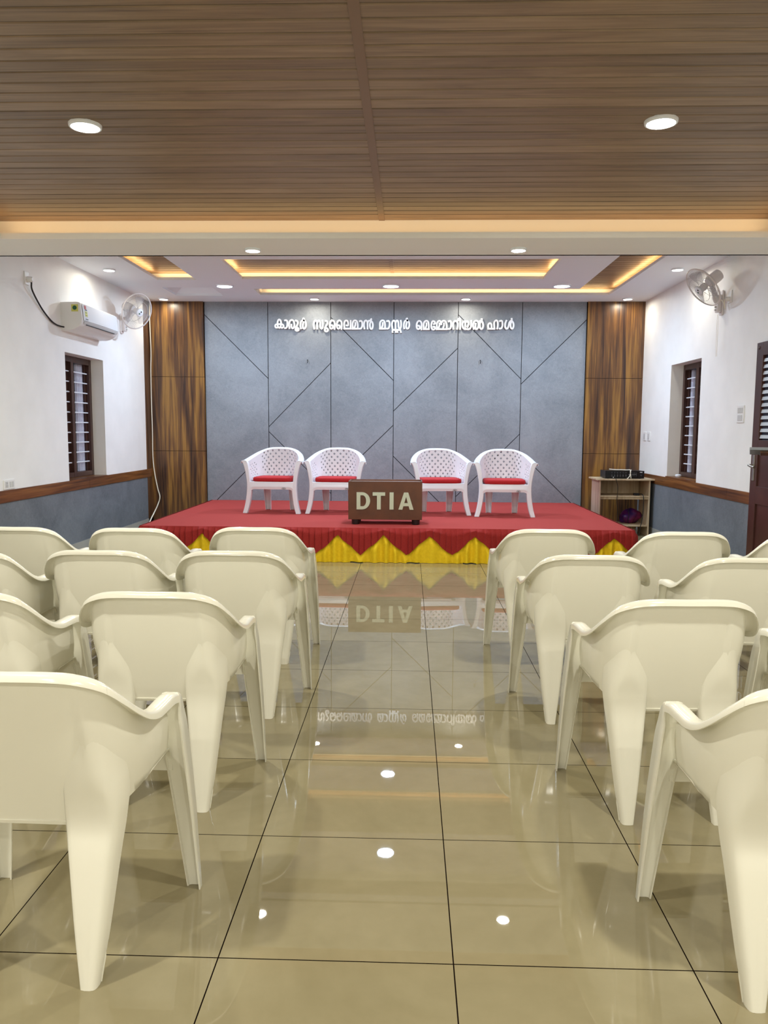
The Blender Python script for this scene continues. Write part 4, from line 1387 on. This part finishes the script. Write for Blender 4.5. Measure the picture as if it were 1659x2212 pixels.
pts = spline([(2.87, 10.13, tz + .109), (2.85, 10.07, tz + .111), (2.830, 10.033, tz + .095), (2.835, 10.028, tz + .05), (2.838, 10.02, tz + .006)], 6)
tag(MB().tube(pts, .0045, 8).build('white_lead', M['white_cable'], smooth=True), 'shorter white lead crossing the amplifier front beside the longer one', 'cable')
# black adapter on the shelf with its lead, thin leads below the top
ad_ = thing('power_adapter', 'black power adapter lying on the upper shelf of the plywood table', 'adapter', (2.93, 10.08, .518))
MB().box(-.035, .035, -.025, .025, 0, .032).build('adapter_body', M['black'], ad_, bevel=.006)
MB().tube(spline([(.034, 0, .016), (.06, -.035, .02), (.070, -.078, -.01), (.072, -.082, -.12), (.068, -.080, -.28), (.045, -.080, -.40), (.03, -.078, -.512)], 6), .005, 8).build('adapter_lead', M['black_cable'], ad_, smooth=True)
for k, (x, lab) in enumerate(((2.66, 'thin black lead hanging inside the plywood table, left of the purple bag'), (2.86, 'thin black lead hanging inside the plywood table, in front of the purple bag'))):
    yq = 9.984 if k == 0 else 10.2
    top = tz if k == 0 else .50
    pts = spline([(x - .02, yq + .02, top + .004) if k == 0 else (x - .02, yq, top), (x - .02, yq - .001, top - .01), (x + .006, yq + .0, .62 if k == 0 else .44), (x, yq, .45 if k == 0 else .35), (x + .015, yq, .30), (x + .01, yq, .16 if k else .05), (x + .02, yq, .143 if k else .004)], 6)
    tag(MB().tube(pts, .004, 6).build('thin_lead', M['black_cable'], smooth=True), lab, 'cable')
# crumpled purple bag on the bottom shelf
b = MB()
rb = random.Random(5)
rows = []
for i in range(13):
    v = i / 12
    r = []
    for j in range(26):
        a = 2 * PI * j / 26
        q = .105 * math.sin(PI * (v * .86 + .14)) ** .6 * (1 + .16 * math.sin(3 * a + 4 * v) + .12 * math.sin(7 * a - 5 * v) + .06 * rb.uniform(-1, 1))
        r.append((q * 1.25 * math.cos(a) + .03 * v, q * .85 * math.sin(a), .20 * v))
    rows.append(r)
b.grid(rows, closed_u=True)
b.f.append(tuple(reversed(range(26))))
b.f.append(tuple(12 * 26 + j for j in range(26)))
pb = b.build('plastic_bag', M['purple'], smooth=True)
pb.location = (2.90, 10.29, .139)
tag(pb, 'crumpled purple and magenta plastic bag on the bottom shelf of the plywood table', 'bag')
# small white cap on the right window sill
cp = MB().lathe([(.0005, .0), (.030, 0), (.036, .006), (.036, .022), (.026, .030), (.0005, .031)], 20).build('small_box', M['plastic_white'], smooth=40)
cp.location = (XR + .085, 9.44, .8005)
tag(cp, 'small rounded white box lying on the right window sill', 'box')

# ------------------------------------------------------------------ brown door on the right wall
dr = bpy.data.objects.new('door_1', None)
COL.objects.link(dr)
dr['kind'] = 'structure'
dx0, dx1 = XR - .046, XR - .004
dy0, dy1, dz1 = 6.30, 7.172, 2.132
b = MB()
sw_ = .125
def dbox(y0, y1, z0, z1, x0=dx0, x1=dx1):
    b.box(x0, x1, y0, y1, z0, z1)
dbox(dy0, dy0 + sw_, .004, dz1); dbox(dy1 - sw_, dy1, .004, dz1)
dbox(dy0 + sw_, dy1 - sw_, dz1 - .12, dz1); dbox(dy0 + sw_, dy1 - sw_, 1.19, 1.27); dbox(dy0 + sw_, dy1 - sw_, .70, .86); dbox(dy0 + sw_, dy1 - sw_, .004, .20)
b.build('door_leaf', M['door_brown'], dr, bevel=.004)
b = MB()
b.box(dx0 + .016, dx1 - .008, dy0 + sw_, dy1 - sw_, .86, 1.19); b.box(dx0 + .016, dx1 - .008, dy0 + sw_, dy1 - sw_, .20, .70)
b.build('door_panel', M['door_brown'], dr)
b = MB()
z = 1.285
while z < dz1 - .13:
    b.add([(dx0 + .012, dy0 + sw_, z), (dx0 + .012, dy1 - sw_, z), (dx0 + .020, dy1 - sw_, z + .030), (dx0 + .020, dy0 + sw_, z + .030)], [(0, 1, 2, 3)])
    z += .056
b.build('louver_slats', mat('louver_pale', srgb(196, 204, 214), .4), dr, solid=.004)
MB().box(dx1 - .014, dx1 - .010, dy0 + sw_, dy1 - sw_, 1.27, dz1 - .12).build('louver_backing', mat('louver_dark', srgb(30, 32, 52), .6), dr)
MB().box(dx0 - .008, dx0 + .001, 7.085, 7.128, .905, 1.135).build('handle_plate', M['steel'], dr, bevel=.002)
b = MB()
b.box(dx0 - .050, dx0 - .004, 7.097, 7.117, 1.035, 1.055)
b.tube([(dx0 - .048, 7.107, 1.045), (dx0 - .050, 7.05, 1.035), (dx0 - .046, 6.995, 1.03)], .011, 10)
b.build('door_handle', M['steel'], dr, bevel=.002)
MB().box(dx0 + .006, dx1 - .006, dy1 - .001, dy1 + .014, .955, .985).build('latch_bolt', M['steel'], dr, bevel=.003)
MB().box(dx0 + .010, dx1 - .010, dy1 - .001, dy1 + .006, 1.005, 1.03).build('latch_bolt', M['steel'], dr, bevel=.002)
MB().lathe([(.0005, .008), (.012, .006), (.016, 0)], 16, Matrix.Translation((dx0, 7.12, 2.085)) @ Matrix.Rotation(-PI / 2, 4, 'Y')).build('door_stud', M['frame_brown'], dr, smooth=40)

# ------------------------------------------------------------------ lectern at the right edge
lc = thing('lectern', 'lectern with a sloping grey reading board, only its corner showing before the brown door', 'lectern', (2.764, 5.71, 0), R(-23.5))
b = MB()
def brd(z_off, th_, ins, nm, mt):
    b = MB()
    hw, hd = .28 - ins, .22 - ins
    v = []
    for z_ in (0, th_):
        for (x, y) in ((-hw, -hd), (hw, -hd), (hw, hd), (-hw, hd)):
            v.append((x, y, 1.193 + z_off - .022 * (y / .22) + z_))
    b.add(v, [(0, 3, 2, 1), (4, 5, 6, 7), (0, 1, 5, 4), (1, 2, 6, 5), (2, 3, 7, 6), (3, 0, 4, 7)])
    return b.build(nm, mt, lc, bevel=.003)
brd(0, .020, 0, 'reading_board', M['grey_laminate'])
brd(-.012, .0115, .07, 'board_underside', M['wood_band'])
MB().box(-.06, .08, -.05, .05, .05, 1.176).build('column', M['door_brown'], lc, bevel=.004)
MB().box(-.2, .22, -.18, .18, 0, .05).build('base', M['door_brown'], lc, bevel=.006)
